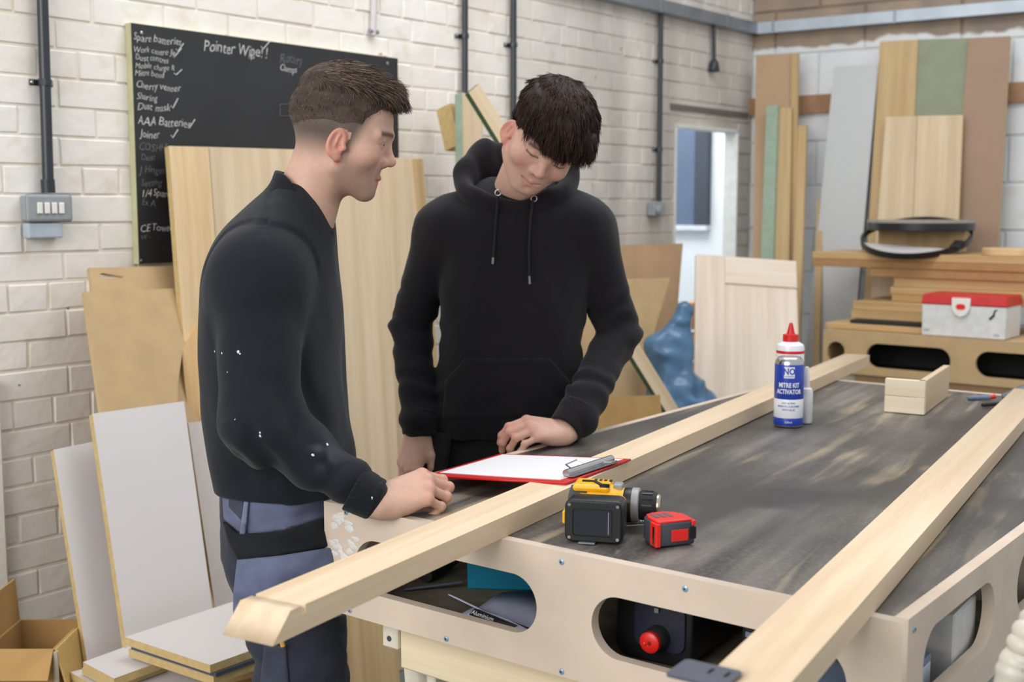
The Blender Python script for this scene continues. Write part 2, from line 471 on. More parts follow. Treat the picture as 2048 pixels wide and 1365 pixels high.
# window in the end wall of the back room: blue-grey pane and dark stile
SWX = DR + 1.0
def end_px(px, py):
    p = onplane(px, py, W1.pt(SWX, 0), W1.d); return -(p - W1.o).dot(W1.n), p.z
(wy0, wz1), (wy1, wz0), (wyf, _) = end_px(1345, 250), end_px(1421, 451), end_px(1398, 300)
yA, yB = sorted((wyf, wy0)); yC, yD = sorted((wyf, wy1))
win = box('window_1', SWX-0.03, SWX-0.012, yA, yB+0.25, wz0, wz1+0.15, plain('window_pane', (96,112,136), 0.25, noise=0.12, nscale=1.2), None, W1.m); tag(win, kind='structure')
M_STILE = plain('window_stile', (62,68,80), 0.5)
box('window_frame', SWX-0.05, SWX-0.002, yC, yD, wz0, wz1+0.15, M_STILE, win)
box('window_frame', SWX-0.05, SWX-0.002, yC, yB+0.25, wz0-0.03, wz0, plain('sill_paint', (222,226,230), 0.5), win)
area_light('back_room_fill', W1.pt((DL+DR)/2+0.3, 2.7, -0.75), W1.pt((DL+DR)/2, 0.0, -0.9), 1.2, 0.9, 34, (0.93, 0.97, 1.0))  # unseen area light added to brighten the room beyond the doorway
# bare bricks of the jamb beyond the doorway
for (y0, y1) in ((607,656),(671,716),(733,787),(800,850)):
    a = W1.px(1386, y0, -0.25); b_ = W1.px(1412, y1, -0.25)
    box('brick', a[0], b_[0]+0.03, 0.25, 0.34, b_[1], a[1], M_BAREBRICK, wall_back)

# ------------------------------------------------------------------ trunking and conduits
_, TZ = W1.px(1470, 47, 0.04)
tr = empty('cable_trunking', Matrix.Identity(4), 'grey galvanised cable trunking running high along both walls through the corner', 'trunking')
box('trunking_run', CORNER_T-1.75, CORNER_T, -0.05, -0.0, TZ-0.028, TZ+0.028, M_GALV, tr, W1.m, 0.002)
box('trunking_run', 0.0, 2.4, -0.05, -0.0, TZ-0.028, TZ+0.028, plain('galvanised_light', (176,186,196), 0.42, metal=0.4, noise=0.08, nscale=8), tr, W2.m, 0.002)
for t in (0.12, 0.72, 1.35): box('joint_cover', t, t+0.012, -0.053, 0, TZ-0.031, TZ+0.031, M_GALV, tr, W2.m)
for t in (0.35, 0.95): box('joint_cover', CORNER_T-t, CORNER_T-t+0.012, -0.053, 0, TZ-0.031, TZ+0.031, M_GALV, tr, W1.m)

def conduit(pxtop, ytop, pxbot, ybot, r, saddles, label, ztop=None, sx=0.03):
    a = W1.px(pxtop, ytop, 0.022); b_ = W1.px(pxbot, ybot, 0.022)
    if ztop:
        a = (a[0] + (a[0]-b_[0])/(a[1]-b_[1])*(ztop-a[1]), ztop)
    root = empty('conduit', W1.pt(b_[0], b_[1], 0.022), label, 'conduit', 'wall conduits')
    inv = root.matrix_world.inverted()
    tube('pipe', [inv @ W1.pt(a[0], a[1], 0.022), inv @ W1.pt(b_[0], b_[1], 0.022)], r, M_CONDUIT, root, 14)
    for ys in saddles:
        k = (ys - ytop)/(ybot - ytop); pxs = pxtop + (pxbot-pxtop)*k
        t, z = W1.px(pxs, ys, 0.022)
        s = bmesh.new(); bm_tube(s, [(t, -0.022, z-0.008), (t, -0.022, z+0.008)], r+0.003, 14); bm_box(s, t-r-0.020, t+r+0.020, -0.004, 0.0, z-0.008, z+0.008, 0.002)
        sd = link('saddle', bm_to_mesh('saddle', s), M_CONDUIT, root, inv @ W1.m)
        for sg in (-1, 1): lathe('screw', [(0.005, 0), (0.005, 0.003), (0.003, 0.005)], M_STEEL, sd, Matrix.Translation((t+sg*(r+0.013), -0.004, z)) @ Matrix.Rotation(math.pi/2, 4, 'X'), 10)
    return root, inv, b_
r0, inv0, b0 = conduit(85, 0, 97, 386, 0.0145, (165,), 'black conduit pipe dropping to the grey switch box at the left', 2.9)
tube('adaptor', [inv0 @ W1.pt(b0[0], b0[1], 0.022), inv0 @ W1.pt(b0[0]-0.001, b0[1]+0.035, 0.022)], 0.018, M_CONDUIT, r0, 14)
conduit(930, 0, 930, 330, 0.0115, (72,), 'black conduit pipe just left of the leaning timber offcuts', 2.9)
conduit(1027, 0, 1027, 420, 0.0125, (90,), 'black conduit pipe rising straight behind the person in the hooded top', 2.9)
conduit(1322, 14, 1318, 405, 0.0115, (122, 300), 'black conduit pipe ending at the small socket by the doorway')
r4, inv4, b4 = conduit(1427, 42, 1428, 132, 0.0095, (), 'short black conduit with bell end high above the doorway')
lathe('bell_end', [(0.012, 0.03), (0.022, 0.015), (0.028, -0.02), (0.024, -0.028)], M_CONDUIT, r4, Matrix.Translation(inv4 @ W1.pt(b4[0], b4[1], 0.022)), 16)

def wall_box(px0, py0, px1, py1, depth, label, name, gangs):
    a = W1.px(px0, py0, depth); b_ = W1.px(px1, py1, depth)
    x0, x1, z0, z1 = a[0], b_[0], b_[1], a[1]
    root = empty(name, W1.m @ Matrix.Translation((x0, 0, z0)), label, 'switch')
    w, h = x1-x0, z1-z0
    box('back_box', 0.004, w-0.004, -depth*0.7, -0.001, 0.004, h-0.004, M_GREYBOX, root, None, 0.004, 2)
    box('front_plate', 0, w, -depth, -depth*0.7, 0, h, M_GREYBOX, root, None, 0.008, 3)
    if gangs:
        k = w/(gangs+2.4)
        for i in range(gangs):
            g = box('rocker', k*(1.25+i)+0.003, k*(2.15+i)-0.001, -depth-0.005, -depth+0.001, h*0.3, h*0.7, M_SWITCH, root, None, 0.002, 2)
    return root, w, h
sw, w_, h_ = wall_box(52, 388, 147, 444, 0.042, 'grey metal switch box with four white rockers on white brick', 'light_switch', 4)
box('knockout', w_*0.06, w_*0.8, -0.034, -0.001, -0.042, -0.002, plain('grey_enamel_pale', (178,188,198), 0.4), sw, None, 0.004, 2)
sk, _, _ = wall_box(1308, 403, 1332, 433, 0.04, 'small grey surface socket at the bottom of a conduit near the doorway', 'wall_socket', 0)
lathe('socket_cover', [(0.02, 0), (0.022, 0.01), (0.014, 0.016)], M_GREYBOX, sk, Matrix.Translation((0.03, -0.04, 0.03)) @ Matrix.Rotation(math.pi/2, 4, 'X'), 16)
# old pipe bracket on the bricks above the blackboard
t, z1 = W1.px(757, 0, 0.01); _, z0 = W1.px(745, 95, 0.01)
tb = W1.px(745, 95, 0.01)[0]
sc_ = empty('painted_pipe_stub', W1.pt(tb, z0, 0.012), 'white painted old pipe stub on the bricks above the blackboard', 'pipe')
inv = sc_.matrix_world.inverted()
tube('pipe', [inv @ W1.pt(t, z1+0.3, 0.012), inv @ W1.pt(tb, z0+0.04, 0.012)], 0.011, plain('pipe_paint', (206,200,198), 0.5), sc_, 12)
tube('clip', [inv @ W1.pt(tb-0.018, z0+0.052, 0.014), inv @ W1.pt(tb+0.022, z0+0.052, 0.014)], 0.008, M_GALV, sc_, 8)

# ------------------------------------------------------------------ blackboard
bx0, bz1 = W1.px(262, 45, 0.03); bx1, _ = W1.px(796, 118, 0.03); _, bz0 = W1.px(270, 529, 0.03)
bb = empty('blackboard', W1.m @ Matrix.Translation((bx0, 0, bz0)), 'wall blackboard with a chalk shopping list and ticks down its left side', 'blackboard')
BWD, BHT = bx1-bx0, bz1-bz0
box('board_core', 0, BWD, -0.028, -0.001, 0, BHT, plain('board_edge', (190,188,150), 0.8), bb)
M_BB = plain('blackboard_paint', (38,38,40), 0.55, noise=0.18, nscale=5)
box('writing_surface', 0.001, BWD-0.001, -0.030, -0.028, 0.001, BHT-0.001, M_BB, bb)
def board_px(px, py):
    t, z = W1.px(px, py, 0.031); return t - bx0, z - bz0
hand = random.Random(3)
def chalk(s, px, py, hpx, mat, slope=0.0, wd=0.8):
    x, z = board_px(px, py); _, zt = board_px(px, py-hpx)
    me = text_mesh(s, (zt-z)*1.5, shear=0.22, thin=-0.0002, width=wd)
    ph = hand.uniform(0, 6)
    for v in me.vertices:      # uneven handwriting
        v.co.y += 0.0022*math.sin(v.co.x*90+ph) + slope*v.co.x; v.co.x += 0.0015*math.sin(v.co.x*140+ph)
        v.co = Vector((v.co.x, -v.co.z, v.co.y))
    link('chalk_writing', me, mat, bb, Matrix.Translation((x, -0.0306, z)))
def tick(px, py, w, h, mat=None):
    pts = [(px, py-h*0.3), (px+w*0.25, py), (px+w, py-h)]
    P = []
    for q in pts:
        x, z = board_px(*q); P.append((x, -0.0310, z))
    tube('chalk_tick', P, 0.0016, mat or M_CHALK, bb, 5)
for s, x, y, h, m in (("Spare batteries", 266, 80, 15, M_CHALK), ("Work centre Jig", 267, 103, 12, M_CHALK), ("Dust centres", 270, 119, 12, M_CHALK),
        ("Mobile charge R", 271, 135, 11, M_CHALK), ("Mitre bond", 270, 150, 12, M_CHALK), ("Cherry veneer", 271, 176, 14, M_CHALK),
        ("Sharing", 273, 199, 13, M_CHALK), ("Dust mask", 275, 219, 14, M_CHALK), ("AAA Batteries", 275, 249, 17, M_CHALK), ("Joiner", 280, 275, 15, M_CHALK),
        ("COSHH", 277, 301, 15, M_CHALKF), ("Dust", 282, 320, 13, M_CHALKF), ("J Hinges", 280, 346, 14, M_CHALKF), ("Setting", 282, 372, 14, M_CHALKF),
        ("1/4 Spare", 283, 393, 14, M_CHALK), ("Ex A", 283, 412, 13, M_CHALKF), ("CE Tower", 281, 463, 14, M_CHALK), ("W --", 282, 480, 10, M_CHALKF),
        ("Pointer Wipe! !", 407, 101, 22, M_CHALK), ("PG", 498, 116, 9, M_CHALK), ("Rotary", 560, 124, 18, M_CHALKF), ("Clamps", 559, 142, 13, M_CHALK)):
    chalk(s, x, y, h, m, wd=0.86 if x < 400 else 0.8)
for a in ((352,103,15,16), (345,113,18,16), (348,150,16,11), (342,217,14,20), (376,255,14,16), (342,276,14,17), (522,98,18,16)): tick(*a)
P = [board_px(*q) for q in ((560,209),(580,209),(580,232),(560,232),(560,209))]
tube('chalk_box', [(x, -0.031, z) for x, z in P], 0.0013, M_CHALKF, bb, 5)
for (x, y) in ((283,66), (283,522), (775,127)):
    bxx, bzz = board_px(x, y)
    lathe('screw', [(0.005, 0), (0.005, 0.002), (0.003, 0.003)], M_STEEL, bb, Matrix.Translation((bxx, -0.030, bzz)) @ Matrix.Rotation(math.pi/2, 4, 'X'), 10)

# ------------------------------------------------------------------ sheets and boards leaning on the walls
def quad_board(name, wall, corners, off_top, off_bot, thick, mat, label, cat='board', group=None, edge=None, floor=True, bev=0.0):
    """corners TL, TR, BR, BL as seen in the photograph; lies on a plane tilted between two offsets from the wall"""
    TL, TR, BR, BL = corners
    a = wall.px(*TL, off_top); b_ = wall.px(*TR, off_top)
    c = wall.px(*BR, off_bot); d = wall.px(*BL, off_bot)
    P = [wall.pt(*a, off_top), wall.pt(*b_, off_top), wall.pt(*c, off_bot), wall.pt(*d, off_bot)]
    nrm = (P[1]-P[0]).cross(P[3]-P[0]).normalized()      # keep the sheet flat
    P[2] = onplane(BR[0], BR[1], P[0], nrm)
    if floor:
        for (i, j) in ((0, 3), (1, 2)):
            k = P[i].z/(P[i].z - P[j].z); P[j] = P[i] + (P[j]-P[i])*(k*0.9985)
    TLp, TRp, BRp, BLp = P
    ez = ((TLp-BLp).normalized() + (TRp-BRp).normalized()).normalized(); ex = (TRp-TLp); ex = (ex - ez*ex.dot(ez)).normalized(); ey = ez.cross(ex)
    m = frame(BLp, ex, ey, ez); inv = m.inverted()
    q = [inv @ p for p in P]
    vs = [(p.x, p.y, p.z) for p in q] + [(p.x, p.y+thick, p.z) for p in q]
    me = mesh_from(name, vs, [(0,3,2,1), (4,5,6,7), (0,1,5,4), (1,2,6,5), (2,3,7,6), (3,0,4,7)])
    bm = bmesh.new(); bm.from_mesh(me); bmesh.ops.recalc_face_normals(bm, faces=bm.faces); bm.to_mesh(me); bm.free()
    me.materials.append(mat)
    if edge:
        me.materials.append(edge)
        for i in range(2, 6): me.polygons[i].material_index = 1
    o = link(name, me, None, None, m); tag(o, label, cat, group); return o
G1 = 'boards leaning on the white brick wall'
G2 = 'boards leaning on the block wall'
quad_board('oak_board', W1, ((418,294),(590,299),(640,1000),(470,1000)), 0.075, 0.30, 0.02, M_OAK, 'wide oak veneered board leaning behind the person in the sweatshirt', group=G1)
quad_board('oak_board', W1, ((590,300),(770,312),(800,1000),(640,1000)), 0.085, 0.29, 0.02, M_OAK, 'oak veneered board between the two standing people', group=G1)
quad_board('oak_board', W1, ((338,292),(417,294),(469,1000),(392,1000)), 0.082, 0.31, 0.022, wood('oak_pale_strip', (202,172,130), (226,200,160), 'Z'), 'narrow oak board over the chalk list, left edge of the oak boards', group=G1, edge=M_EDGE)
quad_board('oak_board', W1, ((770,316),(832,316),(880,1000),(800,1000)), 0.09, 0.28, 0.02, M_OAK, 'oak board whose right end shows beside the person in the hooded top', group=G1)
quad_board('oak_strip', W1, ((828,318),(846,318),(893,1000),(876,1000)), 0.10, 0.27, 0.02, M_OAKW, 'narrow honey coloured strip at the right end of the oak boards', group=G1)
quad_board('mdf_sheet', W1, ((363,700),(398,650),(415,845),(378,845)), 0.22, 0.27, 0.018, wood('oak_board_side', (190,152,104), (212,178,130), 'Z'), 'slim wooden board showing right of the tan sheet', group=G1)
def poly_sheet(px_pts, y0, y1, off_t, off_b, label, holes=(), thick=0.012):
    # tan sheet cut to an outline, carried down to the floor
    def pt(px, py):
        k = (py-y0)/(y1-y0); off = off_t + (off_b-off_t)*k
        return W1.pt(*W1.px(px, py, off), off)
    P = [pt(*q) for q in px_pts]
    O = P[-1]; ex = (P[-2]-O).normalized(); ez = P[0]-O; ez = (ez-ex*ez.dot(ex)).normalized(); ey = ez.cross(ex)
    m = frame(O, ex, ez, -ey); inv = m.inverted()
    out = [((inv@p).x, (inv@p).y) for p in P]
    kz = O.z/ez.z
    out[-1] = (out[-1][0], -kz*0.9985); out[-2] = (out[-2][0], -kz*0.9985)
    hl = [[((inv@pt(*q)).x, (inv@pt(*q)).y) for q in h] for h in holes]
    o = prism('mdf_sheet', out, thick, M_MDF, None, m, hl)
    tag(o, label, 'board', G1)
poly_sheet([(168,584),(383,572),(386,612),(380,660),(366,710),(357,770),(355,830),(350,900),(205,900)], 580, 900, 0.16, 0.34, 'large tan sheet with a curved right edge above the white boards')
poly_sheet([(178,536),(355,529),(382,845),(205,845)], 532, 845, 0.09, 0.28, 'tan sheet with a dark slot hole behind the larger tan sheet', [[(200,548),(206,546),(248,552),(248,555),(206,557)]])
quad_board('melamine_board', W1, ((185,828),(368,803),(432,1270),(250,1275)), 0.36, 0.60, 0.018, M_WHITE, 'wide white melamine board leaning under the tan sheet', group=G1, edge=M_EDGE)
quad_board('melamine_board', W1, ((376,846),(480,835),(540,1270),(438,1270)), 0.34, 0.52, 0.018, plain('melamine_warm', (212,202,196), 0.45, noise=0.015), 'white melamine board half hidden behind the person in the sweatshirt', group=G1, edge=M_EDGE)
quad_board('melamine_board', W1, ((107,900),(196,882),(262,1300),(172,1310)), 0.30, 0.52, 0.016, M_WHITE, 'narrow white melamine board at the far left by the carton', group=G1, edge=M_EDGE)
quad_board('oak_board', W1, ((690,1210),(790,1230),(800,1365),(700,1365)), 0.62, 0.72, 0.02, M_OAKW, 'low oak board standing behind the bench leg', group=G1)

# timber offcuts standing behind the boy
def timber(pts_px, D0, D1, wpx, thick, mat, edge_mat, label, name='timber_offcut'):
    a = at(*pts_px[0], D0); b_ = at(*pts_px[1], D1)
    ez = (a-b_).normalized(); ex = Vector((W1.d.x, W1.d.y, 0)); ex = (ex-ez*ex.dot(ez)).normalized(); ey = ez.cross(ex)
    L = (a-b_).length
    if label.startswith(('upright', 'long')): L += (b_.z-0.004)/ez.z; b_ = b_ - ez*((b_.z-0.004)/ez.z)
    me_o = box(name, -wpx/2, wpx/2, 0, thick, 0, L, mat, None, frame(b_, ex, ey, ez))
    me_o.data.materials.append(edge_mat)
    for p in me_o.data.polygons:
        if abs(p.normal.x) > 0.9 or abs(p.normal.z) > 0.9: p.material_index = 1
    tag(me_o, label, 'timber', 'timber offcuts behind the hooded person'); return me_o
timber(((945,192),(950,640)), 4.30, 4.12, 0.105, 0.035, M_OAK, M_GREENE, 'upright plank with a pale green edge left of the hooded person')
timber(((948,176),(1372,865)), 4.06, 4.36, 0.075, 0.018, M_OAK, plain('green_dark_edge', (66,92,62), 0.8), 'long plank leaning diagonally from the upright plank down past the hooded person')
o = timber(((912,208),(930,290)), 4.33, 4.30, 0.06, 0.07, M_OAKW, M_EDGE, 'short square offcut end sticking out left of the upright plank')
# cut sheets by the doorway
quad_board('mdf_sheet', W1, ((1215,492),(1366,487),(1355,620),(1215,640)), 0.25, 0.30, 0.012, M_MDFB, 'brown sheet leaning left of the doorway behind the hooded person', group=G1, floor=True)
quad_board('mdf_sheet', W1, ((1170,560),(1340,556),(1240,900),(1120,900)), 0.36, 0.52, 0.012, M_MDF, 'tapered tan sheet behind the elbow of the hooded person', group=G1)
quad_board('mdf_sheet', W1, ((1100,600),(1200,600),(1215,900),(1120,900)), 0.32, 0.45, 0.012, M_OAK, 'oak sheet glimpsed between the torso and arm of the hooded person', group=G1)
quad_board('cardboard_sheet', W1, ((1200,796),(1320,790),(1330,900),(1190,900)), 0.80, 0.85, 0.02, M_CARD, 'brown cardboard panel low behind the elbow of the hooded person', group=G1)

# shaker style pale oak door leaning by the doorway
pd = empty('cabinet_door', W1.pt(0,0), 'pale oak shaker cabinet door leaning beside the bright doorway', 'door')
def pd_pt(px, py, off_extra=0.0):
    k = (py-512)/(800-512); D = 5.25 - 0.40*k
    return at(px, py, D - off_extra)
TL, TR, BR, BL = pd_pt(1430,513), pd_pt(1627,527), pd_pt(1600,830), pd_pt(1388,820)
ex = (TR-TL).normalized(); ez = (TL-BL); ez = (ez-ex*ez.dot(ex)).normalized(); ey = ez.cross(ex)
kz = BL.z/ez.z
pd.matrix_world = frame(BL, ex, ey, ez)
W_ = (TR-TL).length*1.02; H_ = (TL-BL).length
box('panel', 0.12, W_, 0.008, 0.02, -kz+0.13, H_-0.13, M_OAKPALE, pd)
box('stile', 0, 0.125, 0, 0.026, -kz, H_, M_OAKPALE, pd)
box('rail', 0.126, W_, 0, 0.026, H_-0.135, H_, wood('oak_pale_x', (204,186,168), (222,207,191), 'X'), pd)
box('rail', 0.126, W_, 0, 0.026, -kz, -kz+0.135, wood('oak_pale_x', (204,186,168), (222,207,191), 'X'), pd)

# boards on the block wall
quad_board('wall_batten', W2, ((1494,198),(2070,162),(2070,203),(1494,233)), 0.025, 0.025, 0.024, plain('batten', (160,122,90), 0.7, noise=0.12, nscale=10), 'brown batten fixed level along the white block wall', 'batten', floor=False)
quad_board('tall_board', W2, ((1512,111),(1583,107),(1575,560),(1505,560)), 0.12, 0.36, 0.02, plain('kraft_board', (178,148,116), 0.7, noise=0.04, nscale=4), 'tall tan board nearest the corner of the block wall', group=G2)
quad_board('tall_board', W2, ((1583,107),(1596,106),(1590,560),(1577,560)), 0.14, 0.36, 0.02, M_OAKW, 'thin strip edging the tall tan board near the corner', group=G2)
quad_board('green_strip', W2, ((1533,212),(1556,210),(1545,560),(1520,560)), 0.24, 0.44, 0.02, M_GREENE, 'slim green board in front of the tall tan board', group=G2)
quad_board('timber_strip', W2, ((1556,215),(1583,215),(1576,560),(1548,560)), 0.22, 0.42, 0.02, M_OAKW, 'slim wooden strip beside the slim green board', group=G2)
quad_board('timber_strip', W2, ((1596,252),(1613,250),(1603,560),(1585,560)), 0.20, 0.40, 0.02, M_OAKW, 'short wooden strip right of the tall tan board', group=G2)
quad_board('timber_strip', W2, ((1634,400),(1646,400),(1642,560),(1630,560)), 0.20, 0.30, 0.02, M_MDF, 'short tan strip just left of the grey board', group=G2)
quad_board('grey_board', W2, ((1668,134),(1757,128),(1722,520),(1630,520)), 0.12, 0.26, 0.018, M_GREYB, 'tall light grey board leaning on the block wall', group=G2, edge=M_BLACKM)
quad_board('oak_board', W2, ((1760,83),(1836,79),(1815,520),(1733,520)), 0.12, 0.25, 0.02, M_OAKW, 'tall golden oak board right of the grey board', group=G2)
quad_board('green_board', W2, ((1836,79),(1938,76),(1912,520),(1815,520)), 0.11, 0.24, 0.018, M_GREEN, 'grey green moisture board between oak and brown boards', group=G2)
quad_board('brown_board', W2, ((1938,76),(2020,72),(1994,520),(1900,520)), 0.13, 0.23, 0.025, plain('brown_mdf', (158,131,110), 0.72, noise=0.04, nscale=5), 'tall brown board at the right end of the leaning boards', group=G2, edge=M_EDGE)
quad_board('oak_sheet', W2, ((1772,234),(1834,232),(1822,520),(1748,520)), 0.21, 0.30, 0.02, M_OAK, 'left one of two short oak panels in front of the green board', group=G2, edge=M_EDGE)
quad_board('oak_sheet', W2, ((1835,232),(1926,230),(1914,520),(1823,520)), 0.21, 0.30, 0.02, M_OAK, 'right one of two short oak panels in front of the green board', group=G2, edge=M_EDGE)
# ------------------------------------------------------------------ main workbench
def laminate():
    m = bpy.data.materials.new('black_laminate_sawdust_haze'); nt, b = nodes_of(m); N = nt.nodes; L = nt.links
    tc = N.new('ShaderNodeTexCoord')
    rot = N.new('ShaderNodeMapping'); rot.inputs['Rotation'].default_value = (0, 0, math.radians(-7)); L.new(tc.outputs['Object'], rot.inputs['Vector'])
    mp = N.new('ShaderNodeMapping'); mp.inputs['Scale'].default_value = (13.0, 1.1, 1.0); L.new(rot.outputs[0], mp.inputs['Vector'])
    def noise(sc, det, vec, dist=0.0):
        t = N.new('ShaderNodeTexNoise'); t.inputs['Scale'].default_value = sc; t.inputs['Detail'].default_value = det; t.inputs['Distortion'].default_value = dist
        L.new(vec, t.inputs['Vector']); return t.outputs['Fac']
    def rng(v, a, c):
        r = N.new('ShaderNodeMapRange'); r.inputs['From Min'].default_value = a; r.inputs['From Max'].default_value = c; L.new(v, r.inputs['Value']); return r.outputs[0]
    def op(o, a, c):
        x = N.new('ShaderNodeMath'); x.operation = o; L.new(a, x.inputs[0])
        if isinstance(c, float): x.inputs[1].default_value = c
        else: L.new(c, x.inputs[1])
        return x.outputs[0]
    def mix(f, c1, c2):
        x = N.new('ShaderNodeMix'); x.data_type = 'RGBA'; L.new(f, x.inputs['Factor'])
        for i, c in ((6, c1), (7, c2)):
            if isinstance(c, tuple): x.inputs[i].default_value = c
            else: L.new(c, x.inputs[i])
        return x.outputs[2]
    smear = rng(noise(1.0, 6, mp.outputs[0], 0.35), 0.36, 0.72)
    fine = rng(noise(150.0, 4, tc.outputs['Object']), 0.45, 0.75)
    patch = rng(noise(2.6, 3, tc.outputs['Object']), 0.34, 0.62)
    heavy = rng(noise(1.5, 5, mp.outputs[0], 0.5), 0.55, 0.74)
    dust_haze = op('MULTIPLY', smear, patch)
    col = mix(op('MULTIPLY', dust_haze, 0.75), lin((56,54,54)), lin((150,142,134)))  # grey coat is dust plus a painted haze of reflected walls
    col = mix(op('MULTIPLY', op('MULTIPLY', heavy, patch), 0.8), col, lin((196,178,144)))
    col = mix(op('MULTIPLY', op('MULTIPLY', fine, patch), 0.16), col, lin((190,174,146)))
    L.new(col, b.inputs['Base Color'])
    ro = N.new('ShaderNodeMapRange'); ro.inputs['To Min'].default_value = 0.38; ro.inputs['To Max'].default_value = 0.6
    L.new(dust_haze, ro.inputs['Value']); L.new(ro.outputs[0], b.inputs['Roughness'])
    b.inputs['Specular IOR Level'].default_value = 0.55
    return m
M_LAM = laminate()
M_SHELF = plain('dusty_shelf', (112,104,86), 0.8, noise=0.2, nscale=18)
TH = 0.95
TA = math.radians(-37.6)
TM = Matrix.Translation((-0.327, 2.068, 0)) @ Matrix.Rotation(TA, 4, 'Z')
TW, TL_ = 1.02, 1.97
PB = 0.757
def torsion_bench(name, M, W, Lg, label, front_slots, side_slots, left_slots, top_mat, pb, mdf, back=True):
    root = empty(name, M, label, 'workbench')
    T = 0.018
    h = TH - pb
    def panel(pm, w, slots, nm='side_panel'):
        return prism(nm, [(0,0),(w,0),(w,h),(0,h)], T, mdf, root, pm, [stadium((a+b_)/2, (c+d)/2-pb, b_-a, d-c) for a, b_, c, d in slots])
    X, Y, Z = Vector((1,0,0)), Vector((0,1,0)), Vector((0,0,1))
    fp = panel(frame((0,0,pb), X, Z, -Y), W, front_slots, 'front_panel')
    bp = panel(frame((W,Lg,pb), -X, Z, Y), W, front_slots if back else [], 'back_panel')
    rp = panel(frame((W,T,pb), Y, Z, X), Lg-2*T, side_slots)
    lp = panel(frame((0,Lg-T,pb), -Y, Z, -X), Lg-2*T, left_slots)
    box('worktop', T, W-T, T, Lg-T, TH-0.020, TH-0.0015, top_mat, root)
    box('lower_shelf', T, W-T, T, Lg-T, pb, pb+0.012, M_SHELF if back else M_BLACKM, root)  # far bench shelf is coloured black in place of the shade inside
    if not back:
        box('shade_board', T, W-T, Lg*0.45, Lg*0.45+T, pb+0.012, TH-0.02, M_BLACKM, root)  # added black board standing in for the deep shade behind the slots
    for yy in ((Lg*0.36, Lg*0.68) if back else ()):
        box('inner_rib', T, W-T, yy, yy+T, pb+0.012, TH-0.02, mdf, root)
    return root, fp, rp
side_slots = [(0.06, 0.37, 0.815, 0.915), (0.49, 0.80, 0.815, 0.915), (0.92, 1.23, 0.815, 0.915), (1.35, 1.66, 0.815, 0.915)]
bench, fpanel, rpanel = torsion_bench('workbench', TM, TW, TL_, 'long workbench with slotted pale panels and dusty black top', [(0.075, 0.46, 0.806, 0.899), (0.56, 0.95, 0.806, 0.899)],
    side_slots, [(b0-0.0, b1, c, d) for (b0, b1, c, d) in side_slots], M_LAM, PB, M_MDFP)
def screw(parent, m):
    s = lathe('screw', [(0.0046, 0), (0.0046, 0.0012), (0.0025, 0.0022)], M_SCREW, parent, m, 12)
    bm = bmesh.new(); bm_box(bm, -0.002, 0.002, -0.0005, 0.0005, 0.0018, 0.0026); bm_box(bm, -0.0005, 0.0005, -0.002, 0.002, 0.0018, 0.0026)
    link('cross_slot', bm_to_mesh('cross_slot', bm), M_BLACK, s)
for (x, z) in ((0.055,0.939),(0.506,0.934),(0.715,0.934),(0.963,0.936),(0.279,0.765),(0.507,0.765),(0.06,0.767),(0.75,0.765)):
    screw(fpanel, Matrix.Translation((x, z-PB, 0)))
screw(rpanel, Matrix.Translation((0.02, 0.175, 0)))
# dried white filler smeared on the panel by the corner
bm = bmesh.new()
rs = random.Random(5)
for k in range(26):
    a = rs.uniform(0, 6.28); cx = 0.045 + 0.022*math.cos(a) + rs.uniform(-.01,.01); cz_ = 0.135 + 0.035*math.sin(a) + rs.uniform(-.012,.012)
    n = 9; ring = [bm.verts.new((cx + rs.uniform(.004,.012)*math.cos(6.28*i/n), cz_ + rs.uniform(.003,.008)*math.sin(6.28*i/n), 0.0004)) for i in range(n)]
    top = bm.verts.new((cx, cz_, 0.0012))
    for i in range(n): bm.faces.new((ring[i], ring[(i+1)%n], top))
sm = link('filler_smear', bm_to_mesh('filler_smear', bm), plain('filler', (222,218,212), 0.7), fpanel)
# timber underframe
LEGX = ((0.10, 0.165), (TW-0.165, TW-0.10)); LEGY = ((0.10, 0.165), (TL_-0.165, TL_-0.10))
for xs in LEGX:
    for ys in LEGY:
        box('leg', xs[0], xs[1], ys[0], ys[1], 0, PB, M_PINEW, bench, None, 0.003)
for y0 in (0.055, TL_-0.10): box('rail', 0.125, TW-0.125, y0, y0+0.045, PB-0.095, PB-0.001, M_PINE, bench, None, 0.003)
box('rail_end', 0.088, 0.124, 0.05, 0.102, PB-0.062, PB-0.001, M_PINEW, bench, None, 0.002)
for (x0) in (0.055, TW-0.10): box('rail', x0, x0+0.04, 0.10, TL_-0.10, PB-0.07, PB-0.001, wood('pine_y', (222,196,150), (240,222,184), 'Y', 0.8), bench, None, 0.003)
br_ = box('brace', -0.03, 0.03, -0.02, 0.02, 0, 0.42, M_PINEW, bench, Matrix.Translation((0.155, 0.12, 0.30)) @ Matrix.Rotation(math.radians(-6), 4, 'Y'), 0.003)
bm = bmesh.new(); 
br2 = box('brace', -0.032, 0.032, -0.018, 0.018, 0, 0.52, M_PINEW, bench, Matrix.Translation((0.52, 0.085, 0.22)) @ Matrix.Rotation(math.radians(-34), 4, 'Y'), 0.003)
for (x, z) in ((0.105, PB-0.045), (0.145, PB-0.02)):
    lathe('bolt_head', [(0.005, 0), (0.005, 0.001)], M_DARKGREY, bench, Matrix.Translation((x, 0.0495 if x < 0.12 else 0.0545, z)) @ Matrix.Rotation(math.pi/2, 4, 'X'), 10)

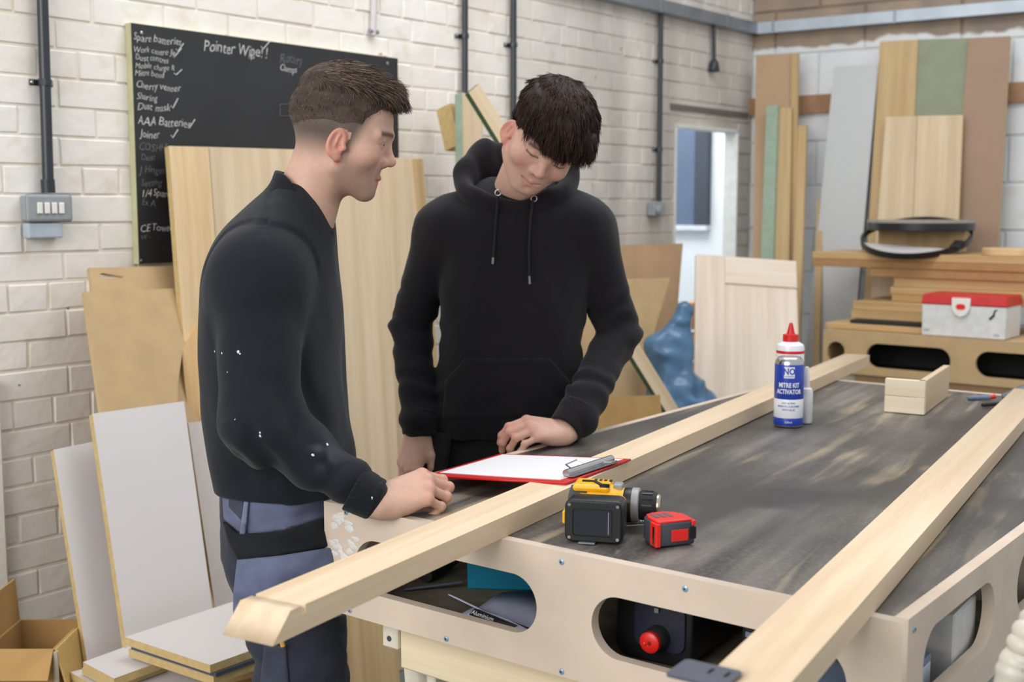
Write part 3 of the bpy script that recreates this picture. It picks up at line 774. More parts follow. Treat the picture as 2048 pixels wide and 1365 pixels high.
# ------------------------------------------------------------------ the two oak lengths across the bench
def beam(p0, ang, length, w, label, groove):
    h = 0.033; pr = [(-h if groove else 0, 0), (length, 0), (length, h)]
    pr += [(0.028, h), (0.028, h-0.010), (0.0205, h-0.010), (0.0205, h)] if groove else []
    pr += [(0, h)]
    # local: y along the beam, x across to the right, z up
    o = prism('oak_rail', [(a, b_) for a, b_ in pr], w, M_BEAM, None, None)
    for v in o.data.vertices: v.co = Vector((-v.co.z, v.co.x, v.co.y))
    o.data.flip_normals()
    o.matrix_world = frame((p0[0], p0[1], TH+0.0008), Vector((math.cos(ang-math.pi/2), math.sin(ang-math.pi/2), 0)), Vector((math.cos(ang), math.sin(ang), 0)), Vector((0,0,1)))
    bm = bmesh.new(); bm.from_mesh(o.data); bmesh.ops.recalc_face_normals(bm, faces=bm.faces); bm.to_mesh(o.data); bm.free()
    tag(o, label, 'timber'); return o
beam((-0.330, 1.432), math.radians(60.4), 2.86, 0.078, 'long oak length with a mitred grooved end overhanging the bench beside the sweatshirted person', True)
beam((0.206-0.1*0.4955, 1.206-0.1*0.8686), math.radians(60.3), 2.35, 0.080, 'long oak length crossing the right side of the bench towards the camera', False)
# dark slotted plate lying on the near end
pc = onz(1405, 1345, 0.986)
pl = prism('slotted_plate', stadium(0, 0, 0.064, 0.05, 0.006, 4), 0.003, plain('anodised_plate', (76,80,94), 0.45), None,
     Matrix.Translation((pc.x, pc.y-0.010, 0.9895)) @ Matrix.Rotation(math.radians(-34), 4, 'Z') , [stadium(0.004, 0.008, 0.004, 0.016), stadium(0.022, 0.008, 0.004, 0.016)])
tag(pl, 'dark grey slotted metal plate lying on the near end of the right oak length', 'plate')

# ------------------------------------------------------------------ clipboard
CB = [onz(850,951,0.972), onz(1000,908,0.972), onz(1262,918,0.990), onz(1130,966,0.990)]
exv = ((CB[2]-CB[1]) + (CB[3]-CB[0])).normalized(); eyv = ((CB[1]-CB[0]) + (CB[2]-CB[3])); eyv = (eyv-exv*eyv.dot(exv)).normalized()
cbw = ((CB[2]-CB[1]).length + (CB[3]-CB[0]).length)/2; cbh = ((CB[1]-CB[0]).length + (CB[2]-CB[3]).length)/2
cen = (CB[0]+CB[1]+CB[2]+CB[3])/4
cm = frame(cen, exv, eyv, exv.cross(eyv))
inv = cm.inverted(); q = [inv @ p for p in CB]
cb = empty('clipboard', cm, 'red clipboard with white paper and metal clip resting on the oak length', 'clipboard')
prism('board', [(p.x, p.y) for p in q], 0.004, M_RED, cb, None, (), 0.001)
def lerpq(u, v):
    a = q[0]*(1-u)+q[3]*u; b_ = q[1]*(1-u)+q[2]*u; return a*(1-v)+b_*v
pp = [lerpq(0.05, 0.10), lerpq(0.055, 0.94), lerpq(0.965, 0.95), lerpq(0.93, 0.07)]
prism('paper_sheet', [(p.x, p.y) for p in pp], 0.0012, M_PAPER, cb, Matrix.Translation((0,0,0.0014)))
c0, c1 = lerpq(0.93, 0.16), lerpq(0.95, 0.80)
cdir = (c1-c0).normalized(); cl = (c1-c0).length
cmx = frame(c0 + Vector((0,0,0.002)), cdir, Vector((0,0,1)).cross(cdir), Vector((0,0,1)))
clip = tube('metal_clip', [(0,0,0.006), (cl,0,0.006)], 0.007, M_STEEL, cb, 12, cmx)
box('clip_plate', 0.0, cl, -0.016, 0.004, 0.0006, 0.0022, M_STEEL, clip)
tube('lever', [(cl*0.18, 0.004, 0.008), (cl*0.22, 0.022, 0.014), (cl*0.48, 0.024, 0.016), (cl*0.52, 0.004, 0.008)], 0.0014, M_STEEL, clip, 6)
tube('lever', [(cl*0.75, -0.004, 0.006), (cl*0.78, -0.02, 0.006), (cl*0.9, -0.02, 0.006)], 0.0014, M_STEEL, clip, 6)

# ------------------------------------------------------------------ cordless drill lying on its side
dp = onz(1186, 1089, TH)
dr = empty('cordless_drill', Matrix.Translation((dp.x, dp.y, TH)) @ Matrix.Rotation(math.radians(-13), 4, 'Z') @ Matrix.Diagonal((0.86, 0.86, 0.86, 1)), 'yellow and black cordless drill lying on its side, battery towards the camera', 'drill')
# battery: rounded block with raised rim
bat = prism('battery', stadium(0, 0.039, 0.104, 0.076, 0.013, 5), 0.052, M_BLACK, dr, frame((0,0.004,0), Vector((1,0,0)), Vector((0,0,1)), Vector((0,-1,0))), (), 0.003)
prism('battery_rim', stadium(0, 0.039, 0.096, 0.068, 0.011, 5), 0.006, M_BLACKM, bat, Matrix.Translation((0,0,0.004)), [stadium(0, 0.038, 0.074, 0.050, 0.006, 4)])
prism('battery_label', stadium(-0.002, 0.038, 0.068, 0.046, 0.004, 3), 0.002, plain('battery_face', (30,33,44), 0.3), bat, Matrix.Translation((0,0,0.0016)))
box('label_line', 0.026, 0.0275, 0.018, 0.058, 0.0012, 0.0024, plain('label_grey', (130,132,140), 0.5), bat)
prism('battery_bumper', stadium(0, 0.070, 0.05, 0.008, 0.003, 3), 0.010, M_BLACKM, bat, Matrix.Translation((0,0,0.005)))
for (x, z) in ((-0.043,0.069),(0.043,0.069),(0.043,0.010),(-0.043,0.010)):
    lathe('bolt', [(0.003, 0), (0.003, 0.001)], M_STEEL, bat, Matrix.Translation((x, z, 0.0035)), 10)
box('release_button', -0.058, -0.051, 0.012, 0.040, 0.030, 0.054, M_YEL, dr, None, 0.003, 2)
prism('foot', stadium(0, 0, 0.095, 0.066, 0.012, 4), 0.016, M_YEL, dr, frame((0.002,0.056,0.041), Vector((1,0,0)), Vector((0,0,1)), Vector((0,-1,0))), (), 0.003)
tube('handle', [(0.0, 0.066, 0.041), (-0.006, 0.09, 0.042), (-0.010, 0.12, 0.042)], [0.019, 0.018, 0.021], M_BLACKM, dr, 16)
box('trigger', 0.006, 0.022, 0.105, 0.128, 0.032, 0.052, M_BLACK, dr, None, 0.004, 2)
BY, BZ = 0.132, 0.042
lathe('motor_housing', [(0.020,-0.074), (0.031,-0.070), (0.036,-0.055), (0.036,-0.03)], plain('housing_grey', (64,70,78), 0.6), dr, Matrix.Translation((-0.004, BY, BZ)) @ Matrix.Diagonal((0.84, 1, 1, 1)), 28, 'X')
hb = lathe('body_shell', [(0.035,-0.032), (0.037,-0.02), (0.036,0.02), (0.031,0.045), (0.029,0.05)], M_YEL, dr, Matrix.Translation((-0.004, BY, BZ)) @ Matrix.Diagonal((0.84, 1, 1, 1)), 28, 'X')
box('shell_panel', -0.062, 0.02, -0.030, 0.030, 0.026, 0.040, M_YEL, hb, None, 0.006, 2)
prism('shell_stripe', [(-0.045,0.0),(-0.02,0.0),(0.0,-0.026),(0.02,-0.026),(0.02,-0.020),(0.004,-0.020),(-0.016,0.006),(-0.045,0.006)], 0.006, M_BLACKM, hb, Matrix.Translation((0,-0.004,0.0425)))
for k in range(4): box('vent_slot', -0.02+k*0.011, -0.014+k*0.011, 0.008, 0.018, 0.0385, 0.0412, M_BLACKM, hb)
box('mode_switch', 0.026, 0.046, -0.012, 0.012, 0.028, 0.040, M_GREYBOX, hb, None, 0.003, 2)
lathe('gearbox', [(0.029,0.048), (0.031,0.052), (0.031,0.066), (0.027,0.068)], M_BLACK, dr, Matrix.Translation((-0.004, BY, BZ)) @ Matrix.Diagonal((0.84, 1, 1, 1)), 28, 'X')
lathe('clutch_ring', [(0.030,0.066), (0.032,0.068), (0.032,0.082), (0.029,0.084)], plain('clutch_grey', (150,152,154), 0.4), dr, Matrix.Translation((-0.004, BY, BZ)) @ Matrix.Diagonal((0.84, 1, 1, 1)), 28, 'X')
ck = lathe('chuck', [(0.026,0.082), (0.0275,0.088), (0.0265,0.114), (0.024,0.122)], M_BLACKM, dr, Matrix.Translation((-0.004, BY, BZ)) @ Matrix.Diagonal((0.84, 1, 1, 1)), 28, 'X')
for k in range(14):
    a = 2*math.pi*k/14
    box('grip_rib', 0.090, 0.113, -0.0015, 0.0015, 0.0262, 0.0284, M_BLACK, ck, Matrix.Rotation(a, 4, 'X'))
lathe('chuck_nose', [(0.0225,0.121), (0.0225,0.126), (0.019,0.130), (0.009,0.130)], plain('brass_steel', (196,184,160), 0.25, metal=0.9), dr, Matrix.Translation((-0.004, BY, BZ)) @ Matrix.Diagonal((0.84, 1, 1, 1)), 24, 'X')
box('belt_hook', -0.026, 0.004, -0.006, 0.012, 0.0003, 0.003, M_GALV, dr, None, 0.001)

# loose drill bit
b0_, b1_ = onz(1240, 1047, TH+0.004), onz(1300, 1044, TH+0.004)
bt = empty('drill_bit', b0_, 'silver twist drill bit lying between the drill and tape measure', 'drill bit')
inv = bt.matrix_world.inverted(); e = inv @ b1_
tube('shank', [(0,0,0), e*0.55], 0.0036, M_STEEL, bt, 12)
bm = bmesh.new(); d_ = e.normalized(); a_ = d_.cross(Vector((0,0,1))).normalized(); c_ = a_.cross(d_)
for ph in (0, math.pi):
    pts = [d_*(e.length*(0.52+0.48*i/24)) + (a_*math.cos(i*0.9+ph) + c_*math.sin(i*0.9+ph))*0.0016 for i in range(25)]
    bm_tube(bm, pts, 0.0018, 6)
link('flute', bm_to_mesh('flute', bm), M_STEEL, bt, None, True)

# ------------------------------------------------------------------ tape measure
tp_ = onz(1352, 1094, TH)
tm = empty('tape_measure', Matrix.Translation((tp_.x, tp_.y, TH)) @ Matrix.Rotation(math.radians(20), 4, 'Z'), 'red and dark grey tape measure lying flat beside the drill bit', 'tape measure')
def D_outline(w, l, r=0.012):
    return [(-w/2+0.004, 0), (w/2-0.004, 0), (w/2, 0.004), (w/2, l*0.6), (w/2-0.008, l*0.85), (w/2-0.022, l), (-w/2+0.018, l), (-w/2+0.005, l*0.88), (-w/2, l*0.6), (-w/2, 0.006)]
prism('case', D_outline(0.066, 0.06), 0.036, plain('tape_grip', (58,62,70), 0.6), tm, Matrix.Translation((0, 0, 0.037)), (), 0.003)
tp2 = prism('red_face', D_outline(0.060, 0.056), 0.004, M_REDB, tm, Matrix.Translation((0, 0.002, 0.0402)), (), 0.0015)
for k in range(3): box('face_slot', -0.022+k*0.011, -0.015+k*0.011, 0.022, 0.044, 0.0, 0.0006, plain('slot_grey', (90,92,96), 0.5), tp2)
box('red_label', -0.008, 0.020, -0.0012, 0.0, 0.008, 0.026, M_REDB, tm, None, 0.0004)
box('red_corner', -0.034, -0.026, -0.0015, 0.02, 0.001, 0.037, M_REDB, tm, None, 0.001)
box('silver_strip', -0.0348, -0.033, 0.004, 0.010, 0.004, 0.032, M_STEEL, tm)
box('red_corner', 0.026, 0.0335, -0.001, 0.014, 0.030, 0.038, M_REDB, tm, None, 0.001)
box('tape_hook', 0.0325, 0.0345, 0.0, 0.012, 0.012, 0.026, M_STEEL, tm)
box('blade_mouth', 0.024, 0.033, -0.0012, 0.001, 0.010, 0.028, M_BLACK, tm)

# ------------------------------------------------------------------ spray can and glue bottles
M_BLUE = plain('can_blue', (34,62,168), 0.32, noise=0.03)
M_CANW = plain('can_white', (232,234,240), 0.32, noise=0.02)
cp = Vector((0.645, 2.80, TH))
can = empty('spray_can', Matrix.Translation(cp), 'blue and white mitre kit activator spray can on the bench', 'spray can')
R = 0.0335
lathe('body', [(R-0.002, 0.0005), (R-0.0005, 0.003), (R-0.0005, 0.150), (R-0.002,0.154)], M_STEEL, can, None, 40)
lathe('blue_base', [(R, 0.005), (R+0.0002, 0.0055), (R+0.0002, 0.022), (R, 0.0225)], M_BLUE, can, None, 40)
lathe('white_band', [(R, 0.022), (R+0.0002, 0.0225), (R+0.0002, 0.066), (R, 0.0665)], M_CANW, can, None, 40)
lathe('blue_band', [(R, 0.066), (R+0.0003, 0.0665), (R+0.0003, 0.146), (R, 0.1465)], M_BLUE, can, None, 40)
lathe('shoulder', [(R-0.001, 0.150), (R-0.003, 0.156), (0.026, 0.162), (0.024, 0.163)], M_STEEL, can, None, 40)
def wrap_text(s, size, z, mat, parent, r, ang0, width=1.0, name='print', thin=0.0):
    me = text_mesh(s, size, 'CENTER', width=width, thin=thin)
    for v in me.vertices:
        a = ang0 + v.co.x/r
        rr = r + 0.0004 + v.co.z
        v.co = Vector((math.cos(a)*rr, math.sin(a)*rr, z + v.co.y))
    link(name, me, mat, parent)
ca = math.atan2(-cp.y, -cp.x)
M_INKB = plain('ink_blue', (60,78,150), 0.5)
wrap_text("MITRE KIT", 0.0150, 0.0945, M_CANW, can, R, ca, 0.72, thin=0.0004)
wrap_text("ACTIVATOR", 0.0150, 0.0795, M_CANW, can, R, ca, 0.72, thin=0.0004)
wrap_text("FAST ACTING", 0.0055, 0.056, M_INKB, can, R, ca, 0.9)
wrap_text("BONDS IN 10 SECONDS", 0.0062, 0.048, M_INKB, can, R, ca, 0.78)
wrap_text("WITH GLUE", 0.0062, 0.040, M_INKB, can, R, ca, 0.9)
wrap_text("200ml", 0.007, 0.011, M_CANW, can, R, ca)
bm = bmesh.new(); n = 10; ring = []
for zz in (0.116, 0.142):
    ring.append([bm.verts.new(((R+0.0006)*math.cos(ca-0.36+0.72*i/n), (R+0.0006)*math.sin(ca-0.36+0.72*i/n), zz)) for i in range(n+1)])
for i in range(n): bm.faces.new((ring[0][i], ring[0][i+1], ring[1][i+1], ring[1][i]))
link('logo_patch', bm_to_mesh('logo_patch', bm), M_CANW, can)
wrap_text("NO", 0.021, 0.1245, M_BLUE, can, R+0.0003, ca, 0.8, thin=0.0006)
wrap_text("NONSENSE", 0.0052, 0.1185, M_BLUE, can, R+0.0003, ca, 0.8)
gp = Vector((0.668, 2.895, TH))
gb = empty('glue_bottle', Matrix.Translation(gp), 'white glue bottle with red nozzle standing behind the spray can', 'bottle')
lathe('body', [(0.030, 0.0005), (0.033, 0.004), (0.033, 0.172), (0.031, 0.180), (0.022, 0.186), (0.018, 0.188)], M_CANW, gb, None, 36)
lathe('red_stripe', [(0.0331, 0.160), (0.0334, 0.1605), (0.0334, 0.1665), (0.0331, 0.167)], M_RED, gb, None, 36)
wrap_text("D4 Adhesive", 0.0075, 0.146, plain('ink_dark', (60,62,70), 0.5), gb, 0.033, math.atan2(-gp.y, -gp.x), 0.9)
cap = lathe('cap', [(0.0185, 0.187), (0.0185, 0.204), (0.010, 0.206)], M_RED, gb, None, 28)
lathe('nozzle', [(0.010, 0.206), (0.0085, 0.212), (0.004, 0.232), (0.003, 0.2325)], M_RED, gb, None, 20)
lathe('nozzle_tip', [(0.003, 0.232), (0.002, 0.238)], plain('ivory', (232,214,184), 0.5), gb, None, 12)
sp = onz(1611, 846, TH)
sb = empty('adhesive_bottle', Matrix.Translation(sp), 'small white adhesive bottle with tall pointed nozzle beside the spray can', 'bottle')
lathe('body', [(0.014, 0.0005), (0.0155, 0.003), (0.0155, 0.074), (0.013, 0.082), (0.008, 0.085)], plain('milky_plastic', (222,220,222), 0.4), sb, None, 28)
lathe('nozzle', [(0.008, 0.085), (0.0075, 0.094), (0.0055, 0.130), (0.0035, 0.134)], plain('milky_nozzle', (226,224,222), 0.4), sb, None, 20)
me = text_mesh("MITRE", 0.017, 'LEFT', width=0.9, thin=0.0004); sa = math.atan2(-sp.y, -sp.x) - 0.75
for v in me.vertices:
    a = sa + (v.co.y-0.006)/0.0155
    v.co = Vector((math.cos(a)*0.016, math.sin(a)*0.016, 0.012 + v.co.x*0.95))
link('print', me, plain('ink_navy', (52,54,104), 0.5), sb)

# ------------------------------------------------------------------ mitred corner sample
c0_, c1_, c2_ = onz(1768,824,TH), onz(1848,831,TH), onz(1897,793,TH)
exb = (c1_-c0_).normalized(); eyb = Vector((-exb.y, exb.x, 0)); wb = (c1_-c0_).length; lb = (c2_-c1_).length
cs = empty('corner_sample', frame(c0_, exb, eyb, Vector((0,0,1))), 'small pale oak corner frame with mitred sides standing on the bench', 'frame')
hb_ = 0.042
ob = wood('oak_sample_x', (222,206,180), (236,224,202), 'X', 0.8); oy = wood('oak_sample_y', (200,178,146), (220,200,168), 'Y', 0.8)
box('front_lath', 0, wb, 0, 0.016, 0.0005, hb_-0.0005, ob, cs, None, 0.0008); box('front_lath', 0, wb, 0.0004, 0.0164, hb_+0.0005, 2*hb_, ob, cs, None, 0.0008)
sa_ = math.atan2(c2_.y-c1_.y, c2_.x-c1_.x) - math.atan2(exb.y, exb.x) - math.pi/2
box('side_lath', -0.016, 0, 0.002, lb, 0.0005, 2*hb_, oy, cs, Matrix.Translation((wb, 0, 0)) @ Matrix.Rotation(sa_, 4, 'Z'), 0.0008)
# things at the far right corner of the bench
np_ = onz(2005, 786, TH+0.02)
nz = empty('vacuum_nozzle', np_, 'grey tube nozzle lying at the far right corner of the bench', 'nozzle')
dv = Vector((0.92, -0.15, 0)).normalized()
tube('pipe', [(0,0,-0.012), dv*0.05+Vector((0,0,0)), dv*0.34+Vector((0,0,0.004))], [0.008, 0.022, 0.024], plain('slate_plastic', (84,94,104), 0.45), nz, 18)
tube('collar', [dv*0.14, dv*0.17], 0.0262, plain('slate_dark', (62,70,78), 0.5), nz, 18)
kp = onz(1935, 797, TH+0.004)
kn = empty('utility_knife', kp, 'blue grey knife with a red end near the corner frame', 'knife')
tube('handle', [(0,0,0), (0.055,-0.012,0.004)], 0.0065, plain('blue_grey', (88,110,136), 0.45), kn, 10)
tube('red_cap', [(0.055,-0.012,0.004), (0.068,-0.015,0.008)], 0.006, M_RED, kn, 10)
rp_ = onz(1965, 811, TH+0.005)
rd = tube('dark_rod', [(0,0,0), (0.13,0.06,0.0)], 0.0048, M_BLACKM, None, 10, Matrix.Translation(rp_)); tag(rd, 'thin dark rod lying by the knife at the far end', 'rod')

# ------------------------------------------------------------------ things on the lower shelf
SZ = PB + 0.0125
def on_shelf(x, y, rz=0.0): return TM @ Matrix.Translation((x, y, SZ)) @ Matrix.Rotation(rz, 4, 'Z')
tp0 = TM.inverted() @ onz(975, 1186, SZ)
tl = empty('mitre_guide', on_shelf(tp0.x, tp0.y+0.02, 0.55), 'teal plastic tool body on the shelf inside the bench', 'tool')
prism('body', [(-0.07,0.0),(0.07,0.0),(0.07,0.075),(0.03,0.085),(-0.03,0.085),(-0.07,0.06)], 0.09, M_TEAL, tl, frame((0.02,0,0), Vector((1,0,0)), Vector((0,0,1)), Vector((0,-1,0))), (), 0.003)
tube('handle', [(-0.05,0.02,0.06), (-0.12,0.03,0.09), (-0.16,0.04,0.05)], 0.013, M_TEAL, tl, 12)
lathe('knob', [(0.012,0),(0.014,0.006),(0.010,0.012)], M_BLACK, tl, Matrix.Translation((0.02,-0.001,0.055)) @ Matrix.Rotation(math.pi/2, 4, 'X'), 16)
rodm = tube('steel_ruler_rod', [TM @ (TM.inverted() @ onz(808,1180,SZ+0.004)), onz(925,1165,SZ+0.012)], 0.003, M_DARKGREY, None, 8); tag(rodm, 'thin steel rod lying on the shelf left of the teal tool', 'rod')
hx = tube('dark_hose_end', [onz(850,1150,SZ+0.017), onz(895,1125,SZ+0.02), onz(915,1105,SZ+0.04)], 0.015, M_BLACKM, None, 12); tag(hx, 'dark tool handle in shadow beside the teal tool', 'handle')
def leaflet(corners, zs, mat, label, bend=0.006):
    A_, B_, C_, D_ = [TM.inverted() @ onz(px, py, SZ+z) for (px, py), z in zip(corners, zs)]
    org = A_.copy(); n = 8; vs = []; fs = []
    for i in range(n+1):
        k = i/n
        for p, q in ((A_, B_), (D_, C_)):
            w = p.lerp(q, k) - org; vs.append((w.x, w.y, w.z + bend*math.sin(k*math.pi)))
    for i in range(n): fs.append((2*i, 2*i+2, 2*i+3, 2*i+1))
    o = link('leaflet', mesh_from('leaflet', vs, fs), mat, None, TM @ Matrix.Translation(org), True)
    sd = o.modifiers.new('thickness', 'SOLIDIFY'); sd.thickness = 0.0012
    tag(o, label, 'paper', 'papers on the bench shelf'); return o
M_PAPB = plain('paper_blue', (196,200,224), 0.6, noise=0.04)
leaflet(((948,1222),(1075,1262),(1090,1185),(1000,1186)), (0.003,0.003,0.012,0.010), plain('paper_grey', (160,164,186), 0.6), 'grey printed sheet lying in the slot behind the folded leaflet', 0.003)
leaflet(((896,1190),(1000,1240),(1002,1236),(898,1187)), (0.018,0.018,0.019,0.019), M_PAPB, 'thin upright paper edge sticking out left in the slot', 0.0)
lf = leaflet(((915,1232),(1030,1272),(1060,1262),(945,1216)), (0.010,0.010,0.022,0.024), M_PAPB, 'folded leaflet with black banner at the slot edge', 0.004)
LFM = TM @ Matrix.Translation(TM.inverted() @ onz(915, 1232, SZ+0.010))
bl = [LFM.inverted() @ onz(px, py, SZ+z) for (px, py), z in (((938,1230),0.0175), ((1016,1258),0.0175), ((1034,1251),0.0255), ((950,1217),0.0275))]
bme = mesh_from('banner', bl, [(0,1,2,3)]); bn = link('banner', bme, M_BLACK, lf); bn.modifiers.new('thickness', 'SOLIDIFY').thickness = 0.001
ex_ = (bl[1]-bl[0]).normalized(); ey_ = (bl[3]-bl[0]); ey_ = (ey_-ex_*ey_.dot(ex_)).normalized()
link('banner_print', text_mesh("Aluminium", 0.011, width=1.1), M_PAPER, bn, frame(bl[0]+ex_*0.004+ey_*0.002+ex_.cross(ey_)*0.0012, ex_, ey_, ex_.cross(ey_)))
vc = empty('router_motor', on_shelf(0.605, 0.10, 0.06), 'black power tool with round red knob inside the right slot', 'power tool')
prism('body', stadium(0, 0.055, 0.13, 0.105, 0.022, 5), 0.16, M_BLACK, vc, frame((0,0,0), Vector((1,0,0)), Vector((0,0,1)), Vector((0,-1,0))), (), 0.004)
prism('face_plate', stadium(0.012, 0.062, 0.085, 0.075, 0.016, 5), 0.004, plain('tool_face', (40,44,58), 0.35), vc, frame((0,-0.004,0), Vector((1,0,0)), Vector((0,0,1)), Vector((0,-1,0))), (), 0.001)
lathe('collar', [(0.024,0),(0.024,0.022),(0.020,0.028)], M_BLACKM, vc, Matrix.Translation((0.012,-0.004,0.046)) @ Matrix.Rotation(math.pi/2, 4, 'X') @ Matrix.Scale(0.78, 4), 24)
kb = lathe('red_knob', [(0.019,0.026),(0.0205,0.029),(0.0205,0.040),(0.017,0.043),(0.006,0.0435)], M_REDB, vc, Matrix.Translation((0.012,-0.004,0.046)) @ Matrix.Rotation(math.pi/2, 4, 'X') @ Matrix.Scale(0.78, 4), 28)
lathe('knob_dimple', [(0.004,0.0432),(0.004,0.0442)], plain('deep_red', (130,18,18), 0.5), kb, Matrix.Translation((0.002,0.0,0)), 12)
lathe('knob_bead', [(0.004,0.042),(0.0035,0.046),(0.001,0.047)], M_REDB, kb, Matrix.Translation((-0.008,-0.002,0)), 12)
box('indicator', 0.006, 0.013, -0.0090, -0.0078, 0.084, 0.091, plain('label_grey', (130,132,140), 0.5), vc)
tc2 = empty('tool_case', on_shelf(0.84, 0.22, 0.0), 'dark tool case with a red latch deep in the right slot', 'case')
box('shell', -0.10, 0.09, -0.10, 0.10, 0, 0.085, M_BLACKM, tc2, None, 0.008, 2)
box('latch', -0.03, 0.02, -0.106, -0.10, 0.03, 0.05, M_RED, tc2, None, 0.002)
box('trim_strip', -0.09, 0.09, -0.104, -0.10, 0.070, 0.078, M_GALV, tc2)
# book and papers near the front right corner
pb_ = empty('paper_stack', on_shelf(0.885, 0.035, 0.02), 'stack of white papers under a blue grey folder by the bench corner', 'papers')
for k in range(9): box('sheet', -0.06+0.001*k, 0.10, -0.010+0.0015*k, 0.19, 0.001+k*0.006, 0.0062+k*0.006, plain('paper_cool', (208,216,232), 0.6), pb_)
box('folder', -0.06, 0.10, -0.006, 0.19, 0.0556, 0.066, plain('folder_blue', (124,140,168), 0.5), pb_)
wc = box('white_carton', -0.09, 0.09, -0.06, 0.06, 0, 0.11, plain('white_card', (206,204,202), 0.5), None, on_shelf(0.935-0.03, 0.33, 0.05), 0.003); tag(wc, 'white box inside the side slot of the bench', 'box')
dk = box('black_folder', -0.07, 0.07, -0.05, 0.05, 0, 0.055, M_BLACKM, None, on_shelf(0.90, 0.24-0.0, 0.1), 0.003); 
bpy.data.objects.remove(dk)

# ------------------------------------------------------------------ cream ribbed hose at the right
def hose():
    P = [onz(2110,1180,1.03), onz(2078,1255,1.02), onz(2050,1310,1.0), onz(2040,1400,0.93)]
    P = [Vector((0.60,1.42,0.0)), Vector((0.60,1.41,0.45)), at(2022,1400,1.40), at(2040,1330,1.40), at(2062,1265,1.40), at(2120,1210,1.42), at(2200,1290,1.45), Vector((0.80,1.52,0.4)), Vector((0.84,1.56,0.0))]
    pts = []
    for i in range(len(P)-1):
        p0, p1, p2, p3 = P[max(i-1,0)], P[i], P[i+1], P[min(i+2,len(P)-1)]
        L_ = (p2-p1).length; n = max(3, int(L_/0.002))
        for k in range(n):
            t = k/n
            pts.append(0.5*((2*p1)+(p2-p0)*t+(2*p0-5*p1+4*p2-p3)*t*t+(3*p1-p0-3*p2+p3)*t**3))
    rr = []; s = 0
    for i, p in enumerate(pts):
        if i: s += (p-pts[i-1]).length
        rr.append(0.0175 + 0.0040*abs(math.sin(s*math.pi/0.015))**0.6)
    o = tube('extraction_hose', pts, rr, plain('hose_cream', (206,200,186), 0.4, noise=0.04), None, 16)
    tag(o, 'cream ribbed extraction hose at the right edge in front of the bench', 'hose')
hose()
# ------------------------------------------------------------------ second bench by the block wall
e0 = onz(1647, 659, TH)
BM2 = Matrix.Translation((e0.x, e0.y, 0)) @ Matrix.Rotation(math.radians(-38.7), 4, 'Z')
fx, fz = BM2.to_3x3() @ Vector((1,0,0)), Vector((0,0,1))
def b2(px, py, y=0.0):
    n = BM2.to_3x3() @ Vector((0,1,0)); p0 = BM2 @ Vector((0, y, 0))
    q = BM2.inverted() @ onplane(px, py, p0, n); return q.x, q.z
_, pb2 = b2(1760, 753)
s1a, s1t = b2(1733, 692); s1b, s1z = b2(1900, 745); s2a, _ = b2(1951, 715); s0b, _ = b2(1689, 700)
sh = 0.10
zc = (b2(1815, 717)[1])
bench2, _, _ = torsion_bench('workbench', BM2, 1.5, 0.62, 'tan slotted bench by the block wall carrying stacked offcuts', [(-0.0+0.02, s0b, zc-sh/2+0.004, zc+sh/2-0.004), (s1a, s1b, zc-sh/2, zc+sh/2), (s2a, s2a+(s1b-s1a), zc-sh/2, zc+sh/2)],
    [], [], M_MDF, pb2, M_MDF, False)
for xs in ((0.06, 0.13), (1.37, 1.44)):
    for ys in ((0.05, 0.12), (0.50, 0.57)): box('leg', xs[0], xs[1], ys[0], ys[1], 0, pb2, M_PINEW, bench2, None, 0.003)
box('rail', 0.13, 1.37, 0.03, 0.05, pb2-0.09, pb2-0.001, M_MDFB, bench2)
GS = 'offcuts stacked on the far bench'
def off(name, px0, px1, z0, z1, y0, y1, mat, label, rz=0.0, bev=0.002):
    x0, _ = b2(px0, 600, y0); x1, _ = b2(px1, 600, y0)
    o = box(name, 0, x1-x0, 0, y1-y0, 0, z1-z0, mat, None, BM2 @ Matrix.Translation((x0, y0, z0)) @ Matrix.Rotation(rz, 4, 'Z'), bev)
    tag(o, label, 'board', GS); return o, z1
zz = lambda py, y=0.24: b2(1800, py, y)[1]
Z0 = TH + 0.0005
off('offcut_board', 1651, 1862, Z0, Z0+0.022, 0.06, 0.55, M_PLYX, 'thin plywood board at the bottom left of the offcut stack')
Z1 = Z0 + 0.0228
off('black_mat', 1701, 1842, Z1, Z1+0.014, 0.10, 0.54, M_BLACKM, 'black rubber mat under the offcut blocks left of the toolbox')
Z2 = Z1 + 0.0148
za, zb, zc_, zd, ze, zf = zz(604), zz(611), zz(575), zz(556), zz(538), zz(508)
off('offcut_board', 1703, 1855, Z2, (Z2+za)/2, 0.16, 0.54, M_PLYX, 'lower short block just above the black mat')
off('offcut_board', 1706, 1846, (Z2+za)/2+0.0008, za, 0.165, 0.54, M_PLYX, 'upper short block left of the red lidded toolbox')
off('offcut_board', 1783, 2110, za+0.0008, (za+zc_)/2, 0.245, 0.58, M_PLYX, 'thick board directly behind the toolbox lid')
off('offcut_board', 1780, 2110, (za+zc_)/2+0.0008, zc_, 0.245, 0.58, M_PLYX, 'second board up in the stack behind the toolbox')
off('offcut_board', 1786, 2110, zc_+0.0008, zd, 0.255, 0.58, M_PLYX, 'third board up in the stack behind the toolbox')
off('offcut_board', 1738, 2110, zd+0.0008, ze, 0.245, 0.58, plain('board_brown', (168,128,84), 0.7), 'brown board beneath the long overhanging boards')
off('offcut_board', 1622, 2110, ze+0.0008, (ze+zf)/2, 0.24, 0.58, plain('board_brown', (168,128,84), 0.7), 'lower long board overhanging to the left of the stack')
off('offcut_board', 1622, 2110, (ze+zf)/2+0.0008, zf, 0.24, 0.58, M_PLYX, 'upper long board overhanging to the left of the stack')
